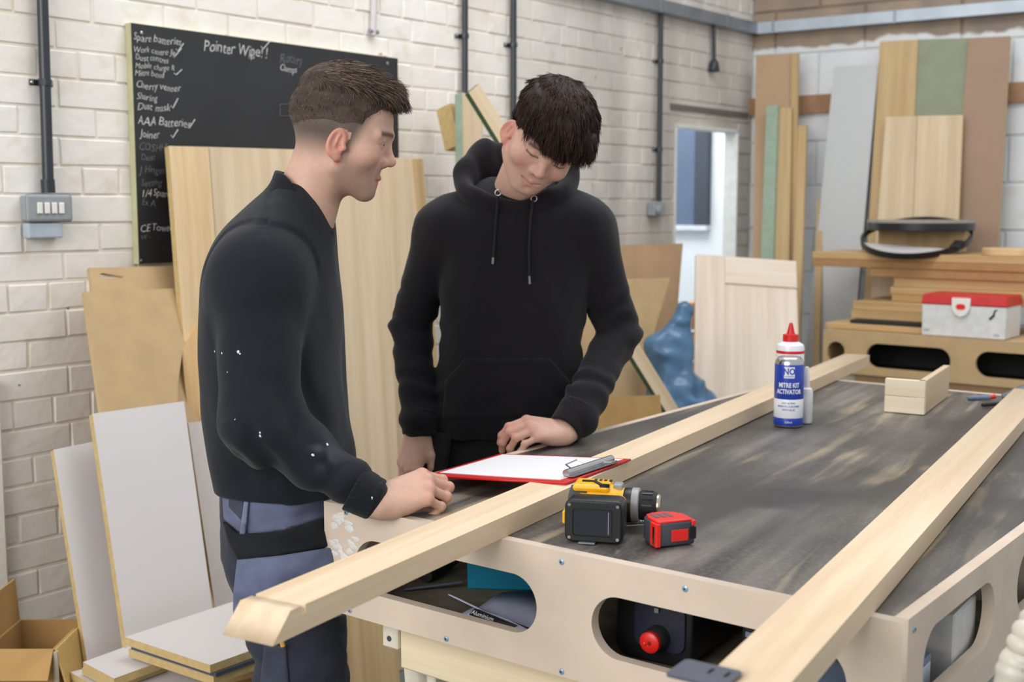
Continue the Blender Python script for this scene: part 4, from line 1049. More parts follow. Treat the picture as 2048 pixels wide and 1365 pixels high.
x0, _ = b2(1752, 480, 0.42); x1, _ = b2(1915, 480, 0.42); zt = b2(1830, 462, 0.36)[1]
blk = box('offcut_block', 0, x1-x0, 0, 0.10, 0, zt-zf-0.024, M_OAKW, None, BM2 @ Matrix.Translation((x0, 0.30, zf+0.0232)), 0.003)
blk.matrix_world = BM2 @ Matrix.Translation((x0, 0.44, zf+0.0006)); blk.scale.z = 1.0; tag(blk, 'golden block carrying the black round tray', 'block', GS)
for v in blk.data.vertices:
    if v.co.z > 0.02: v.co.z = zt - zf - 0.0012
# black round tray
cx_, _ = b2(1838, 450, 0.42); xl, _ = b2(1729, 450, 0.42); rr_ = min(cx_-xl, 0.22)
ty = 0.44
tray = empty('round_tray', BM2 @ Matrix.Translation((cx_, ty, zt)), 'black round tray with pale rim on top of the offcut stack', 'tray')
hT = (b2(1838, 440, 0.2)[1]-b2(1838, 462, 0.2)[1])
lathe('dish', [(rr_-0.006, 0.0005), (rr_, 0.004), (rr_, hT*0.75), (rr_-0.004, hT*0.75)], M_BLACK, tray, None, 48)
lathe('rim', [(rr_+0.003, hT*0.75), (rr_+0.003, hT*0.98), (rr_-0.006, hT)], plain('rim_grey', (150,146,136), 0.5), tray, None, 48)
# black hoop leaning on the tray edge
ho = empty('black_hoop', BM2 @ Matrix.Translation((cx_, 0.39, zf+0.066)) @ Matrix.Rotation(math.radians(3), 4, 'Y') @ Matrix.Rotation(math.radians(19), 4, 'X'), 'thin black hoop tilted below the round tray on the offcut stack', 'hoop')
def hoop_band(r, w, t, name, mat, parent):
    bm = bmesh.new(); n = 56; rings = []
    for i in range(n):
        a = 2*math.pi*i/n
        rings.append([bm.verts.new((q*math.cos(a), q*math.sin(a), z)) for q, z in ((r-t, -w/2), (r, -w/2), (r, w/2), (r-t, w/2))])
    for i in range(n):
        A_, B_ = rings[i], rings[(i+1) % n]
        for k in range(4): bm.faces.new((A_[k], A_[(k+1)%4], B_[(k+1)%4], B_[k]))
    return link(name, bm_to_mesh(name, bm), mat, parent)
seg = [((rr_)*math.cos(t_), (rr_)*math.sin(t_)) for t_ in [math.radians(210+120*i/20) for i in range(21)]]
prism('white_base', seg, 0.004, M_WHITE, ho, Matrix.Translation((0,0,0.002)))
hoop_band(rr_+0.008, 0.024, 0.008, 'band', M_BLACK, ho)
box('buckle', rr_*0.80, rr_*0.98, -0.10, -0.03, -0.014, 0.014, M_BLACKM, ho, None, 0.004)
px_, pz_ = b2(2005, 510, 0.30)
dsk = lathe('plywood_disc', [(0.115, 0), (0.118, 0.002), (0.118, 0.026), (0.114, 0.028)], wood('disc_ply', (206,170,124), (226,196,154), 'X'), None, BM2 @ Matrix.Translation((px_+0.02, 0.37, zf+0.0006)), 48)
tag(dsk, 'pale plywood disc lying at the right end of the offcut stack', 'disc')

# red lidded toolbox
t0_, tz0 = b2(1843, 660, 0.03); t1_, _ = b2(2011, 668, 0.03); _, tlid = b2(1843, 608, 0.03); _, ttop = b2(1846, 588, 0.03)
tw = t1_-t0_
tb_ = empty('toolbox', BM2 @ Matrix.Translation((t0_, 0.025, TH+0.0008)) @ Matrix.Rotation(math.radians(1), 4, 'Z'), 'white toolbox with red lid and white clasp on the far bench', 'toolbox')
hb2 = tlid-TH; hl = ttop-tlid
bm = bmesh.new(); td = 0.205
bm_box(bm, 0, tw, 0, td, 0, hb2, 0.004, 2)
for v in bm.verts:
    if v.co.z < hb2*0.5: v.co.x = tw/2 + (v.co.x-tw/2)*0.985
link('body', bm_to_mesh('body', bm), plain('toolbox_white', (216,217,216), 0.4), tb_)
bm = bmesh.new(); bm_box(bm, -0.003, tw+0.003, -0.003, td+0.003, hb2, hb2+hl, 0.005, 2)
for v in bm.verts:
    if v.co.z > hb2+hl*0.6: v.co.y = td/2+(v.co.y-td/2)*0.94; v.co.x = tw/2+(v.co.x-tw/2)*0.98
link('lid', bm_to_mesh('lid', bm), plain('toolbox_red', (196,32,30), 0.4), tb_)
k = tw
ca_, cb_ = 0.37*k, 0.585*k
cl_ = prism('clasp', [(ca_, hb2+hl*0.75), (ca_, hb2-0.012), (ca_+0.012, hb2-0.034), ((ca_+cb_)/2, hb2-0.045), (cb_-0.012, hb2-0.034), (cb_, hb2-0.012), (cb_, hb2+hl*0.75)], 0.008, M_SWITCH, tb_, frame((0,-0.011,0), Vector((1,0,0)), Vector((0,0,1)), Vector((0,-1,0))), (), 0.0015)
prism('clasp_badge', stadium((ca_+cb_)/2, hb2-0.004, 0.036, 0.022), 0.002, M_REDB, cl_, Matrix.Translation((0,0,0.0015)))
prism('emblem', [(0.80*k, hb2-0.045), (0.845*k, hb2-0.03), (0.86*k, hb2-0.012), (0.90*k, hb2-0.008), (0.87*k, hb2-0.022), (0.87*k, hb2-0.035), (0.84*k, hb2-0.045), (0.82*k, hb2-0.052)], 0.0015, M_BLACK, tb_, frame((0,-0.0012,0), Vector((1,0,0)), Vector((0,0,1)), Vector((0,-1,0))))
box('moulded_mark', 0.03*k, 0.10*k, -0.0012, 0, 0.018, 0.028, plain('mark_grey', (176,178,180), 0.5), tb_)
box('moulded_mark', 0.86*k, 0.93*k, -0.0012, 0, 0.012, 0.022, plain('mark_grey', (176,178,180), 0.5), tb_)

# ------------------------------------------------------------------ blue bag by the doorway
# ------------------------------------------------------------------ boards stacked low at the left
def flat_board(name, corners, z, thick, mat, edge, label, group=None):
    P = [onz(px, py, z) for px, py in corners]
    o = prism(name, [(0,0)]*3, 0.01, mat) if False else None
    c = sum(P, Vector())/len(P)
    ex_ = (P[1]-P[0]).normalized(); ey_ = Vector((-ex_.y, ex_.x, 0))
    m = frame((c.x, c.y, z), ex_, ey_, Vector((0,0,1))); inv = m.inverted()
    q = [inv @ p for p in P]; n = len(q)
    vs = [(p.x, p.y, 0) for p in q] + [(p.x, p.y, -thick) for p in q]
    fs = [tuple(range(n)), tuple(range(2*n-1, n-1, -1))] + [(i, (i+1)%n, n+(i+1)%n, n+i) for i in range(n)]
    me = mesh_from(name, vs, fs); me.materials.append(mat); me.materials.append(edge)
    bm = bmesh.new(); bm.from_mesh(me); bmesh.ops.recalc_face_normals(bm, faces=bm.faces); bm.to_mesh(me); bm.free()
    for p in me.polygons:
        if abs(p.normal.z) < 0.5: p.material_index = 1
    o = link(name, me, None, None, m); tag(o, label, 'board', group); return o
GL = 'white boards stacked low at the left'
zt1 = 0.50
c1 = ((250,1275),(420,1331),(660,1245),(478,1200))
flat_board('shelf_board', c1, zt1, 0.018, M_WHITE, M_EDGE, 'top white board of the low stack right of the carton', GL)
flat_board('shelf_board', [(x+7, y+24) for x, y in c1], zt1-0.0285, 0.018, M_WHITE, M_EDGE, 'second white board under the top of the low stack', GL)
dkb = flat_board('shelf_board', [(x+12, y+16) for x, y in c1], zt1-0.0186, 0.009, plain('dark_board', (58,62,66), 0.6), M_DARKGREY, 'thin dark board sandwiched in the low stack', GL)
c2 = ((166,1325),(228,1358),(338,1318),(262,1290))
z2 = zt1-0.052
flat_board('shelf_board', c2, z2, 0.018, M_WHITE, M_EDGE, 'small white board in front of the low stack', GL)
flat_board('shelf_board', [(x-2, y+12) for x, y in c2], z2-0.0195, 0.014, M_WHITE, M_EDGE, 'small white board directly beneath the front one', GL)
flat_board('shelf_board', ((140,1345),(240,1400),(520,1340),(330,1300)), z2-0.036, 0.016, M_WHITE, M_EDGE, 'long white board at the bottom of the low stack', GL)
z3 = z2-0.0525
pb3 = [onz(px, py, z3) for px, py in ((170,1360),(300,1440),(640,1330),(440,1285))]
c = sum(pb3, Vector())/4; ex_ = (pb3[1]-pb3[0]).normalized()
ck_ = empty('storage_crate', frame((c.x, c.y, 0), Vector((0.63,-0.777,0)).normalized(), Vector((0.777,0.63,0)).normalized(), Vector((0,0,1))), 'brown wooden crate under the low stack of white boards', 'crate')
for i in range(4):
    z0_ = 0.02+i*(z3-0.02)/4
    for s in (-1, 1):
        box('slat', -0.20, 0.20, s*0.22-0.009, s*0.22+0.009, z0_, z0_+(z3-0.02)/4-0.012, M_PLYX, ck_, None, 0.002)
        box('slat', s*0.19-0.009, s*0.19+0.009, -0.21, 0.21, z0_, z0_+(z3-0.02)/4-0.012, M_PLYX, ck_, None, 0.002)
box('lid_board', -0.20, 0.20, -0.23, 0.23, z3-0.012, z3-0.0005, M_PLYX, ck_)
for sx in (-1, 1):
    for sy in (-1, 1): box('post', sx*0.165-0.015, sx*0.165+0.015, sy*0.195-0.015, sy*0.195+0.015, 0.0005, z3-0.013, M_PLYX, ck_)

# open cardboard box
def carton():
    pts = [at(28,1262,2.78), at(108,1300,2.62), at(165,1275,2.80)]
    zb = pts[1].z
    A_ = Vector((pts[0].x, pts[0].y, 0)); B_ = Vector((pts[1].x, pts[1].y, 0)); C_ = Vector((pts[2].x, pts[2].y, 0))
    ex_ = (C_-B_).normalized(); ey_ = Vector((-ex_.y, ex_.x, 0))
    root = empty('carton', frame(B_, ex_, ey_, Vector((0,0,1))), 'open brown cardboard carton with torn flaps at the lower left corner', 'carton')
    w, d, h, t = 0.20, 0.155, zb, 0.005
    box('front_wall', 0, w, 0, t, 0.0, h, M_CARD, root); box('back_wall', 0, w, d-t, d, 0.0, h, M_CARD, root)
    box('side_wall', 0, t, t, d-t, 0.0, h, M_CARD, root); box('side_wall', w-t, w, t, d-t, 0.0, h, M_CARD, root)
    box('base', t, w-t, t, d-t, 0.0, t, M_CARD, root)
    yc = plain('cardboard_yellow', (202,170,104), 0.8, noise=0.05)
    box('flap', 0, w, -t, 0, -0.085, 0, yc, root, Matrix.Translation((0,-0.001,h)) @ Matrix.Rotation(math.radians(-14), 4, 'X'))
    box('flap', -t, 0, 0, d, -0.07, 0, M_CARD, root, Matrix.Translation((-0.001,0,h)) @ Matrix.Rotation(math.radians(35), 4, 'Y'))
    box('flap', 0, w, 0, t, 0, 0.10, M_CARD, root, Matrix.Translation((0,d,h)) @ Matrix.Rotation(math.radians(-4), 4, 'X'))
    tube('tape_edge', [(-0.002,-0.004,h*0.3), (-0.002,-0.004,h-0.004)], 0.006, plain('tape_grey', (190,180,164), 0.4), root, 8)
    root2 = box('loose_batten', -0.02, 0.16, -0.015, 0.015, 0, 0.03, M_PLYX, None, frame(at(15,1345,2.45), (at(75,1385,2.30)-at(15,1345,2.45)).normalized(), Vector((0.5,0.85,0)), Vector((0,0,1))))
    bpy.data.objects.remove(root2)
carton()
# dark slot in the tan sheet
sl = W1.pt(*W1.px(222, 552, 0.12), 0.12)
# ------------------------------------------------------------------ signed distance modelling for people and clothes
F32 = np.float32
def V3(p): return np.array([p[0], p[1], p[2]], dtype=F32)
def sph(P, c, r): return np.linalg.norm(P - V3(c), axis=1) - r
def ell(P, c, r, R=None):
    q = P - V3(c)
    if R is not None: q = q @ R
    r = np.array(r, dtype=F32)
    k0 = np.linalg.norm(q/r, axis=1); k1 = np.linalg.norm(q/(r*r), axis=1) + 1e-9
    return k0*(k0-1.0)/k1
def rc(P, a, b, ra, rb=None):
    rb = ra if rb is None else rb
    a, b = V3(a), V3(b); ab = b-a; L2 = float(ab@ab) + 1e-12
    t = np.clip(((P-a)@ab)/L2, 0, 1)
    return np.linalg.norm(P - a - t[:, None]*ab, axis=1) - (ra + (rb-ra)*t)
def smin(a, b, k):
    h = np.clip(0.5 + 0.5*(b-a)/k, 0, 1); return b*(1-h) + a*h - k*h*(1-h)
def smax(a, b, k): return -smin(-a, -b, k)
def sstep(x, a, b):
    t = np.clip((x-a)/(b-a), 0, 1); return t*t*(3-2*t)
def loft(P, keys, e=2.0):
    """stacked ellipses: keys of (z, cx, cy, rx, ry)"""
    K = np.array(sorted(keys), dtype=F32); z = P[:, 2]
    zf = np.linspace(K[0,0], K[-1,0], 80)
    def cur(i):
        v = np.interp(zf, K[:,0], K[:,i]); w = np.ones(9)/9
        vp = np.pad(v, 4, mode='edge'); return np.interp(z, zf, np.convolve(vp, w, 'valid'))
    cx, cy, rx, ry = (cur(i) for i in (1,2,3,4))
    k = (np.abs((P[:,0]-cx)/rx)**e + np.abs((P[:,1]-cy)/ry)**e)**(1/e)
    d = (k-1)*np.minimum(rx, ry)
    d = smax(d, z-K[-1,0], 0.02); d = np.maximum(d, K[0,0]-z)
    return d.astype(F32)
def vnoise(P, seed=0):
    i = np.floor(P).astype(np.int64); f = (P-i).astype(F32); u = f*f*(3-2*f)
    def h(x, y, z):
        n = (x*374761393 + y*668265263 + z*2147483647 + seed*974711) & 0x7fffffff
        n = ((n ^ (n >> 13))*1274126177) & 0x7fffffff
        return ((n ^ (n >> 16)) & 0xffff).astype(F32)/65535.0
    r = 0
    for dx in (0,1):
        for dy in (0,1):
            for dz in (0,1):
                w = (u[:,0] if dx else 1-u[:,0])*(u[:,1] if dy else 1-u[:,1])*(u[:,2] if dz else 1-u[:,2])
                r = r + w*h(i[:,0]+dx, i[:,1]+dy, i[:,2]+dz)
    return r*2-1
def nets(sdf, lo, hi, h):
    """surface nets over a regular grid, refined only near the surface"""
    lo = np.array(lo, dtype=F32); hi = np.array(hi, dtype=F32)
    n = np.maximum(np.ceil((hi-lo)/h).astype(int)+1, 5)
    n = ((n-1)//4+1)*4+1
    # coarse pass on every 4th sample
    nc = (n-1)//4+1
    g = np.stack(np.meshgrid(*[lo[i]+np.arange(nc[i])*h*4 for i in range(3)], indexing='ij'), -1).reshape(-1,3).astype(F32)
    dc = np.abs(sdf(g)).reshape(nc) < h*4*2.2
    near = np.zeros(n-1, dtype=bool)
    m = dc[:-1,:-1,:-1]
    for sx in (0,1):
        for sy in (0,1):
            for sz in (0,1):
                m = m | dc[sx:nc[0]-1+sx, sy:nc[1]-1+sy, sz:nc[2]-1+sz]
    near = np.repeat(np.repeat(np.repeat(m,4,0),4,1),4,2)
    need = np.zeros(n, dtype=bool)
    for sx in (0,1):
        for sy in (0,1):
            for sz in (0,1): need[sx:n[0]-1+sx, sy:n[1]-1+sy, sz:n[2]-1+sz] |= near
    idx = np.argwhere(need)
    val = np.full(n, 1.0, dtype=F32)
    pts = (lo + idx*h).astype(F32); out = np.empty(len(pts), dtype=F32)
    for k in range(0, len(pts), 400000): out[k:k+400000] = sdf(pts[k:k+400000])
    val[need] = out
    ins = val < 0
    c = np.zeros(n-1, dtype=np.int8)
    offs = [(x,y,z) for x in (0,1) for y in (0,1) for z in (0,1)]
    for o in offs: c += ins[o[0]:n[0]-1+o[0], o[1]:n[1]-1+o[1], o[2]:n[2]-1+o[2]]
    act = (c > 0) & (c < 8) & near
    cells = np.argwhere(act); vid = np.full(n-1, -1, dtype=np.int64); vid[act] = np.arange(len(cells))
    acc = np.zeros((len(cells),3)); cnt = np.zeros(len(cells))
    cv = {o: val[cells[:,0]+o[0], cells[:,1]+o[1], cells[:,2]+o[2]] for o in offs}
    for a in offs:
        for ax in range(3):
            if a[ax]: continue
            b = list(a); b[ax] = 1; b = tuple(b)
            va, vb = cv[a], cv[b]; cr = (va < 0) != (vb < 0)
            t = np.where(cr, va/(va-vb+1e-12), 0)
            p = np.array(a, float)[None,:].repeat(len(cells), 0); p[:,ax] += t
            acc += p*cr[:,None]; cnt += cr
    verts = lo + (cells + acc/np.maximum(cnt,1)[:,None])*h
    quads = []
    for ax in range(3):
        u, v = (ax+1) % 3, (ax+2) % 3
        s0 = [slice(0,n[i]-1) for i in range(3)]; s1 = list(s0)
        s0[ax] = slice(0, n[ax]-1); s1[ax] = slice(1, n[ax])
        A, B = ins[tuple(s0)], ins[tuple(s1)]
        e = np.argwhere(A != B)
        e = e[(e[:,u] > 0) & (e[:,v] > 0)]
        du = np.zeros(3, int); du[u] = 1; dv = np.zeros(3, int); dv[v] = 1
        q = np.stack([vid[tuple((e-d).T)] for d in (du*0, du, du+dv, dv)], 1)
        fl = A[tuple(e.T)]
        q[~fl] = q[~fl][:, ::-1]
        quads.append(q[(q >= 0).all(1)])
    return verts, np.concatenate(quads)
def np_mesh(name, parts, mat, origin=(0,0,0), parent=None, cols=None):
    V = []; Q = []; C = []; k = 0
    for p in parts:
        V.append(p[0]); Q.append(p[1]+k); k += len(p[0]); C.append(p[2] if len(p) > 2 else np.ones((len(p[0]),3))*0.5)
    V = np.concatenate(V) - np.array(origin); Q = np.concatenate(Q); C = np.concatenate(C)
    me = bpy.data.meshes.new(name)
    me.vertices.add(len(V)); me.vertices.foreach_set('co', V.astype(F32).ravel())
    nv = Q.shape[1]
    me.loops.add(Q.size); me.loops.foreach_set('vertex_index', Q.astype(np.int32).ravel())
    me.polygons.add(len(Q)); me.polygons.foreach_set('loop_start', (np.arange(len(Q))*nv).astype(np.int32))
    me.update(calc_edges=True); me.validate()
    me.polygons.foreach_set('use_smooth', np.ones(len(me.polygons), dtype=bool))
    ca = me.color_attributes.new('Col', 'FLOAT_COLOR', 'POINT')
    ca.data.foreach_set('color', np.concatenate([C, np.ones((len(C),1))], 1).astype(F32).ravel())
    o = link(name, me, mat, parent)
    if parent is None: o.matrix_world = Matrix.Translation(origin)
    return o
def L3(rgb): return np.array(lin(rgb)[:3])
def mixc(c, rgb, m): return c*(1-m[:,None]) + L3(rgb)[None,:]*m[:,None]
def px_np(V):
    q = V - np.array([0,0,CAMZ]); y = _c*q[:,1]-_s*q[:,2]; z = _s*q[:,1]+_c*q[:,2]
    return 1024+FPX*q[:,0]/y, 682.5-FPX*z/y
def M4np(m): return np.array([[m[i][j] for j in range(4)] for i in range(4)])
def xf(M, V): return V@M[:3,:3].T + M[:3,3]

# ---- head, in its own frame: x to the person's right, y forward, z up, origin between the ears
def cranium(P): return ell(P, (0,-0.010,0.052), (0.0735,0.091,0.080))
def head_sdf(P, neck=None, smile=0.0, fat=0.0, eyes=False, ear=0.42):
    Q = P.copy(); Q[:,0] = np.abs(Q[:,0])
    d = cranium(Q)
    d = smin(d, ell(Q, (0,0.022,0.000), (0.061+fat,0.0515,0.078)), 0.028)
    d = smin(d, rc(Q, (0.050+fat,0.006,-0.034), (0.016,0.056,-0.070), 0.017, 0.0125), 0.026)
    d = smin(d, sph(Q, (0,0.060,-0.067), 0.0150), 0.016)
    d = smin(d, sph(Q, (0.042,0.050,-0.004), 0.019+fat), 0.022)
    d = smin(d, rc(Q, (0.044,0.062,0.036), (0.010,0.0775,0.040), 0.008, 0.0085), 0.012)
    d = smax(d, -sph(Q, (0.031,0.092,0.0235), 0.0160), 0.012)
    d = smin(d, sph(Q, (0.0305,0.0640,0.0235), 0.0130), 0.004)
    if eyes: d = smax(d, -ell(Q, (0.0310,0.0800,0.0230), (0.0115,0.0140,0.0030)), 0.002)
    else: d = smin(d, rc(Q, (0.020,0.0735,0.0205), (0.042,0.0655,0.0215), 0.0026), 0.004)   # lowered lid
    d = smin(d, rc(Q, (0,0.0740,0.031), (0,0.0895,-0.001), 0.0064, 0.0084), 0.012)
    d = smin(d, sph(Q, (0,0.0915,-0.0045), 0.0086), 0.008)
    d = smin(d, sph(Q, (0.0112,0.0805,-0.0095), 0.0066), 0.011)
    d = smax(d, -sph(Q, (0.0062,0.0880,-0.0168), 0.0034), 0.003)
    d = smin(d, ell(Q, (0,0.056,-0.040), (0.028,0.0180,0.028)), 0.023)
    zc = -0.0435 + smile*0.006
    d = smin(d, rc(Q, (0.020+smile*0.004,0.0640,zc), (0,0.0768,-0.0378), 0.0040, 0.0056), 0.004)
    d = smin(d, rc(Q, (0.018+smile*0.004,0.0635,zc-0.002), (0,0.0735,-0.0498), 0.0040, 0.0058), 0.004)
    d = smax(d, -rc(Q, (0.023+smile*0.004,0.0665,zc), (0,0.0820,-0.0438), 0.0016, 0.0026), 0.003)
    d = smax(d, -sph(Q, (0,0.083,-0.0585), 0.0075), 0.008)
    # ear
    a = ear; R = np.array([[math.cos(a),-math.sin(a),0],[math.sin(a),math.cos(a),0],[0,0,1]], dtype=F32)
    b_ = -0.18; R2 = np.array([[1,0,0],[0,math.cos(b_),-math.sin(b_)],[0,math.sin(b_),math.cos(b_)]], dtype=F32)
    RR = R@R2
    e = ell(Q, (0.0775,-0.002,0.004), (0.0072,0.0170,0.0275), RR)
    e = smax(e, -ell(Q, (0.0842,-0.0005,0.0065), (0.0070,0.0118,0.0200), RR), 0.003)
    e = smin(e, rc(Q, (0.0785,0.001,0.020), (0.0780,-0.004,-0.004), 0.0026), 0.003)
    e = smax(e, -sph(Q, (0.079,0.0055,-0.002), 0.0058), 0.003)
    e = smin(e, sph(Q, (0.0735,0.004,-0.0215), 0.0068), 0.008)
    e = smin(e, sph(Q, (0.0740,0.0125,-0.002), 0.0045), 0.005)
    d = smin(d, e, 0.005)
    if neck is not None:
        nb, r0, r1 = neck
        d = smin(d, rc(P, (0,-0.028,-0.015), nb, r0, r1), 0.022)
    return d
def face_colors(V, base, stubble=0.0, fade=None, flush=0.5, eyes=False, lip=0.75):
    n = len(V); x, y, z = np.abs(V[:,0]), V[:,1], V[:,2]
    c = np.tile(L3(base), (n,1))
    ear = sstep(cranium(V.astype(F32)), 0.002, 0.005)*(x > 0.068)*(z > -0.035)*(z < 0.038)*(np.abs(y+0.004) < 0.021)
    c = mixc(c, (210,130,116), ear*0.55)
    cheek = np.exp(-(((x-0.042)/0.018)**2 + ((z+0.008)/0.020)**2))*(y > 0.02)
    c = mixc(c, (208,120,112), cheek*0.42*flush)
    nose = np.exp(-((x/0.014)**2 + ((z+0.004)/0.014)**2))*(y > 0.075)
    c = mixc(c, (206,126,114), nose*0.45*flush)
    lips = np.exp(-((x/0.020)**4 + ((z+0.0435)/0.0085)**4))*(y > 0.058)
    c = mixc(c, (176,96,90), lips*lip)
    if stubble:
        jaw = sstep(-z, 0.000, 0.040)*sstep(y, -0.010, 0.02)*(1-lips)*sstep(z, -0.115, -0.085)
        c = mixc(c, (128,104,94), jaw*stubble)
    brow = np.exp(-(((z-(0.0415-0.10*np.clip(x-0.026,0,1)-0.05*np.clip(0.026-x,0,1)))/0.0042)**2))*(x > 0.010)*(x < 0.050)*(y > 0.055)
    c = mixc(c, (62,46,40), np.clip(brow*1.2,0,1)*0.85)
    lash = (0.3 if eyes else 1.0)*np.exp(-(((z-(0.0195+0.10*np.abs(x-0.031)))/0.0019)**2))*(x > 0.018)*(x < 0.046)*(y > 0.055)
    c = mixc(c, (44,32,30), np.clip(lash*1.3,0,1)*0.9)
    nostril = np.exp(-(((x-0.0062)/0.004)**2 + ((z+0.0155)/0.003)**2))*(y > 0.08)
    c = mixc(c, (110,58,50), nostril*0.7)
    if fade is not None: c = mixc(c, fade[0], fade[1](V))
    return c
def strands(roots, dirs, lengths, width, grav, rng, segs=4, lift=0.0, push=None, rgb=(70,55,46), rgb2=(104,84,70), curl=0.0):
    """tapered three sided hair strands"""
    N = len(roots); p = roots.copy(); d = dirs/np.linalg.norm(dirs, axis=1, keepdims=True)
    rings = []; g = np.array(grav, dtype=float)
    seg = lengths/segs
    ax0 = rng.normal(size=(N,3))
    for s in range(segs+1):
        a = np.cross(d, ax0); a /= np.linalg.norm(a, axis=1, keepdims=True)+1e-9; b = np.cross(d, a)
        w = width*(1 - 0.85*(s/segs)**1.5)
        w = np.asarray(w); w = w[:,None] if w.ndim else w
        rings.append(np.stack([p + (a*math.cos(t)+b*math.sin(t))*w for t in (0, 2.094, 4.189)], 1))
        d = d + g[None,:]*0.9/segs + rng.normal(scale=curl, size=(N,3)); d /= np.linalg.norm(d, axis=1, keepdims=True)
        p = p + d*seg[:,None]
        if push is not None: p = push(p)
    R = np.stack(rings, 1)           # N, segs+1, 3, 3
    V = R.reshape(-1,3); per = (segs+1)*3
    q = []
    for s in range(segs):
        for k in range(3): q.append([s*3+k, s*3+(k+1)%3, (s+1)*3+(k+1)%3, (s+1)*3+k])
    Q = (np.array(q)[None] + (np.arange(N)*per)[:,None,None]).reshape(-1,4)
    t = rng.random(N)[:,None]; c = L3(rgb)[None]*(1-t) + L3(rgb2)[None]*t
    return V, Q, np.repeat(c, per, 0)
def ell_push(tfun):
    c = np.array([0,-0.008,0.052]); r = np.array([0.0735,0.093,0.080])
    def f(p):
        q = (p-c); k = np.linalg.norm(q/r, axis=1); want = 1 + tfun(p)/0.08
        s = np.where(k < want, want/np.maximum(k,1e-6), 1.0)
        return c + q*s[:,None]
    return f

# ---- hand: x from wrist to knuckles, y towards the thumb, z the back of the hand
def hand_sdf(P, curls, thumb, spread=0.0):
    fl = [(0.041,0.025,0.020),(0.045,0.029,0.021),(0.041,0.027,0.021),(0.033,0.020,0.018)]
    mcp = [(0.086,0.0275,0.000),(0.090,0.0092,0.003),(0.0855,-0.0092,0.001),(0.0775,-0.0265,-0.003)]
    rad = [0.0092,0.0094,0.0088,0.0077]
    d = rc(P, (-0.016,0.0,0.0), (0.004,0.0,0.0), 0.021, 0.023)
    d = smin(d, rc(P, (0.0,0.010,-0.002), (0.0,-0.010,-0.002), 0.020), 0.012)
    for i, m in enumerate(mcp):
        d = smin(d, rc(P, (0.008, m[1]*0.55, -0.003), m, 0.0165, 0.0112), 0.011)
    d = smin(d, ell(P, (0.040,0.022,-0.014), (0.034,0.016,0.014)), 0.012)
    d = smin(d, ell(P, (0.035,-0.020,-0.012), (0.034,0.013,0.013)), 0.012)
    for i, m in enumerate(mcp):
        a = 0.0; p = np.array(m, float); r = rad[i]; f = None
        az = spread*(1.5-i)
        for j, L in enumerate(fl[i]):
            a += math.radians(curls[i][j])
            q = p + L*np.array([math.cos(a)*math.cos(az), math.cos(a)*math.sin(az), -math.sin(a)])
            s = rc(P, p, q, r, r*0.92)
            s = smin(s, sph(P, p + np.array([math.sin(a)*0.001,0,0.001]), r*1.04), 0.004)
            f = s if f is None else smin(f, s, 0.003)
            p = q; r *= 0.92
        d = smin(d, f, 0.0045)
    t = None
    for k in range(len(thumb)-1):
        rr = (0.0140, 0.0112, 0.0098, 0.0085)
        s = rc(P, thumb[k], thumb[k+1], rr[k], rr[k+1]); t = s if t is None else smin(t, s, 0.004)
    return smin(d, t, 0.008)
def hand_colors(V, base):
    c = np.tile(L3(base), (len(V),1))
    kn = np.zeros(len(V))
    for (x, y) in ((0.090,0.027),(0.094,0.009),(0.090,-0.009),(0.081,-0.026)):
        kn = np.maximum(kn, np.exp(-(((V[:,0]-x)/0.012)**2 + ((V[:,1]-y)/0.009)**2)))
    tip = sstep(V[:,0], 0.100, 0.130)
    c = mixc(c, (206,132,114), kn*0.4); c = mixc(c, (210,138,120), tip*0.45)
    return c
def make_hand(W, K, up, mirror, curls, thumb, base, spread=0.0, scale=1.0):
    W, K = Vector(W), Vector(K); x = (K-W).normalized(); z = Vector(up); z = (z-x*z.dot(x)).normalized(); y = z.cross(x)
    if mirror: y = -y
    M = M4np(frame(W, x*scale, y*scale, z*scale))
    v, q = nets(lambda P: hand_sdf(P, curls, thumb, spread), (-0.09,-0.065,-0.10), (0.215,0.085,0.045), 0.0021)
    c = hand_colors(v, base)
    if mirror: q = q[:, ::-1]
    return xf(M, v), q, c

SKIN1, SKIN2 = (203,164,144), (212,170,152)
M_SKIN = vcol_mat('skin', 0.5, sss=0.12, spec=0.35, bump=0.06, bscale=700, nscale=90, namt=0.05)
M_CLOTH = vcol_mat('jersey_cloth', 0.85, spec=0.2, bump=0.10, bscale=900, nscale=40, namt=0.10, sheen=0.10)
M_TROUS = vcol_mat('work_trouser_cloth', 0.8, spec=0.25, bump=0.15, bscale=1200, nscale=30, namt=0.12, sheen=0.08)
M_HAIR = vcol_mat('hair', 0.58, spec=0.16, nscale=200, namt=0.15)
def seg_poly_sdf(x, y, poly):
    """signed distance to a polygon in photo pixels (negative inside)"""
    d = np.full(len(x), 1e9); s = np.ones(len(x)); n = len(poly)
    for i in range(n):
        ax, ay = poly[i]; bx, by = poly[i-1]
        ex, ey = bx-ax, by-ay; wx, wy = x-ax, y-ay
        t = np.clip((wx*ex+wy*ey)/(ex*ex+ey*ey), 0, 1)
        d = np.minimum(d, (wx-ex*t)**2 + (wy-ey*t)**2)
        c1, c2, c3 = y >= ay, y < by, ex*wy > ey*wx
        s = np.where((c1 & c2 & c3) | (~c1 & ~c2 & ~c3), -s, s)
    return s*np.sqrt(d)
def patch(sdf, poly, t, ymax, pxm=1150.0, ymin=-9):
    def f(P):
        d = sdf(P); x, y = px_np(P)
        e = seg_poly_sdf(x, y, poly)/pxm
        return np.maximum(np.maximum(smax(d-t, e.astype(F32), 0.003), -(d+0.006)), np.maximum(P[:,1]-ymax, ymin-P[:,1]))
    return f
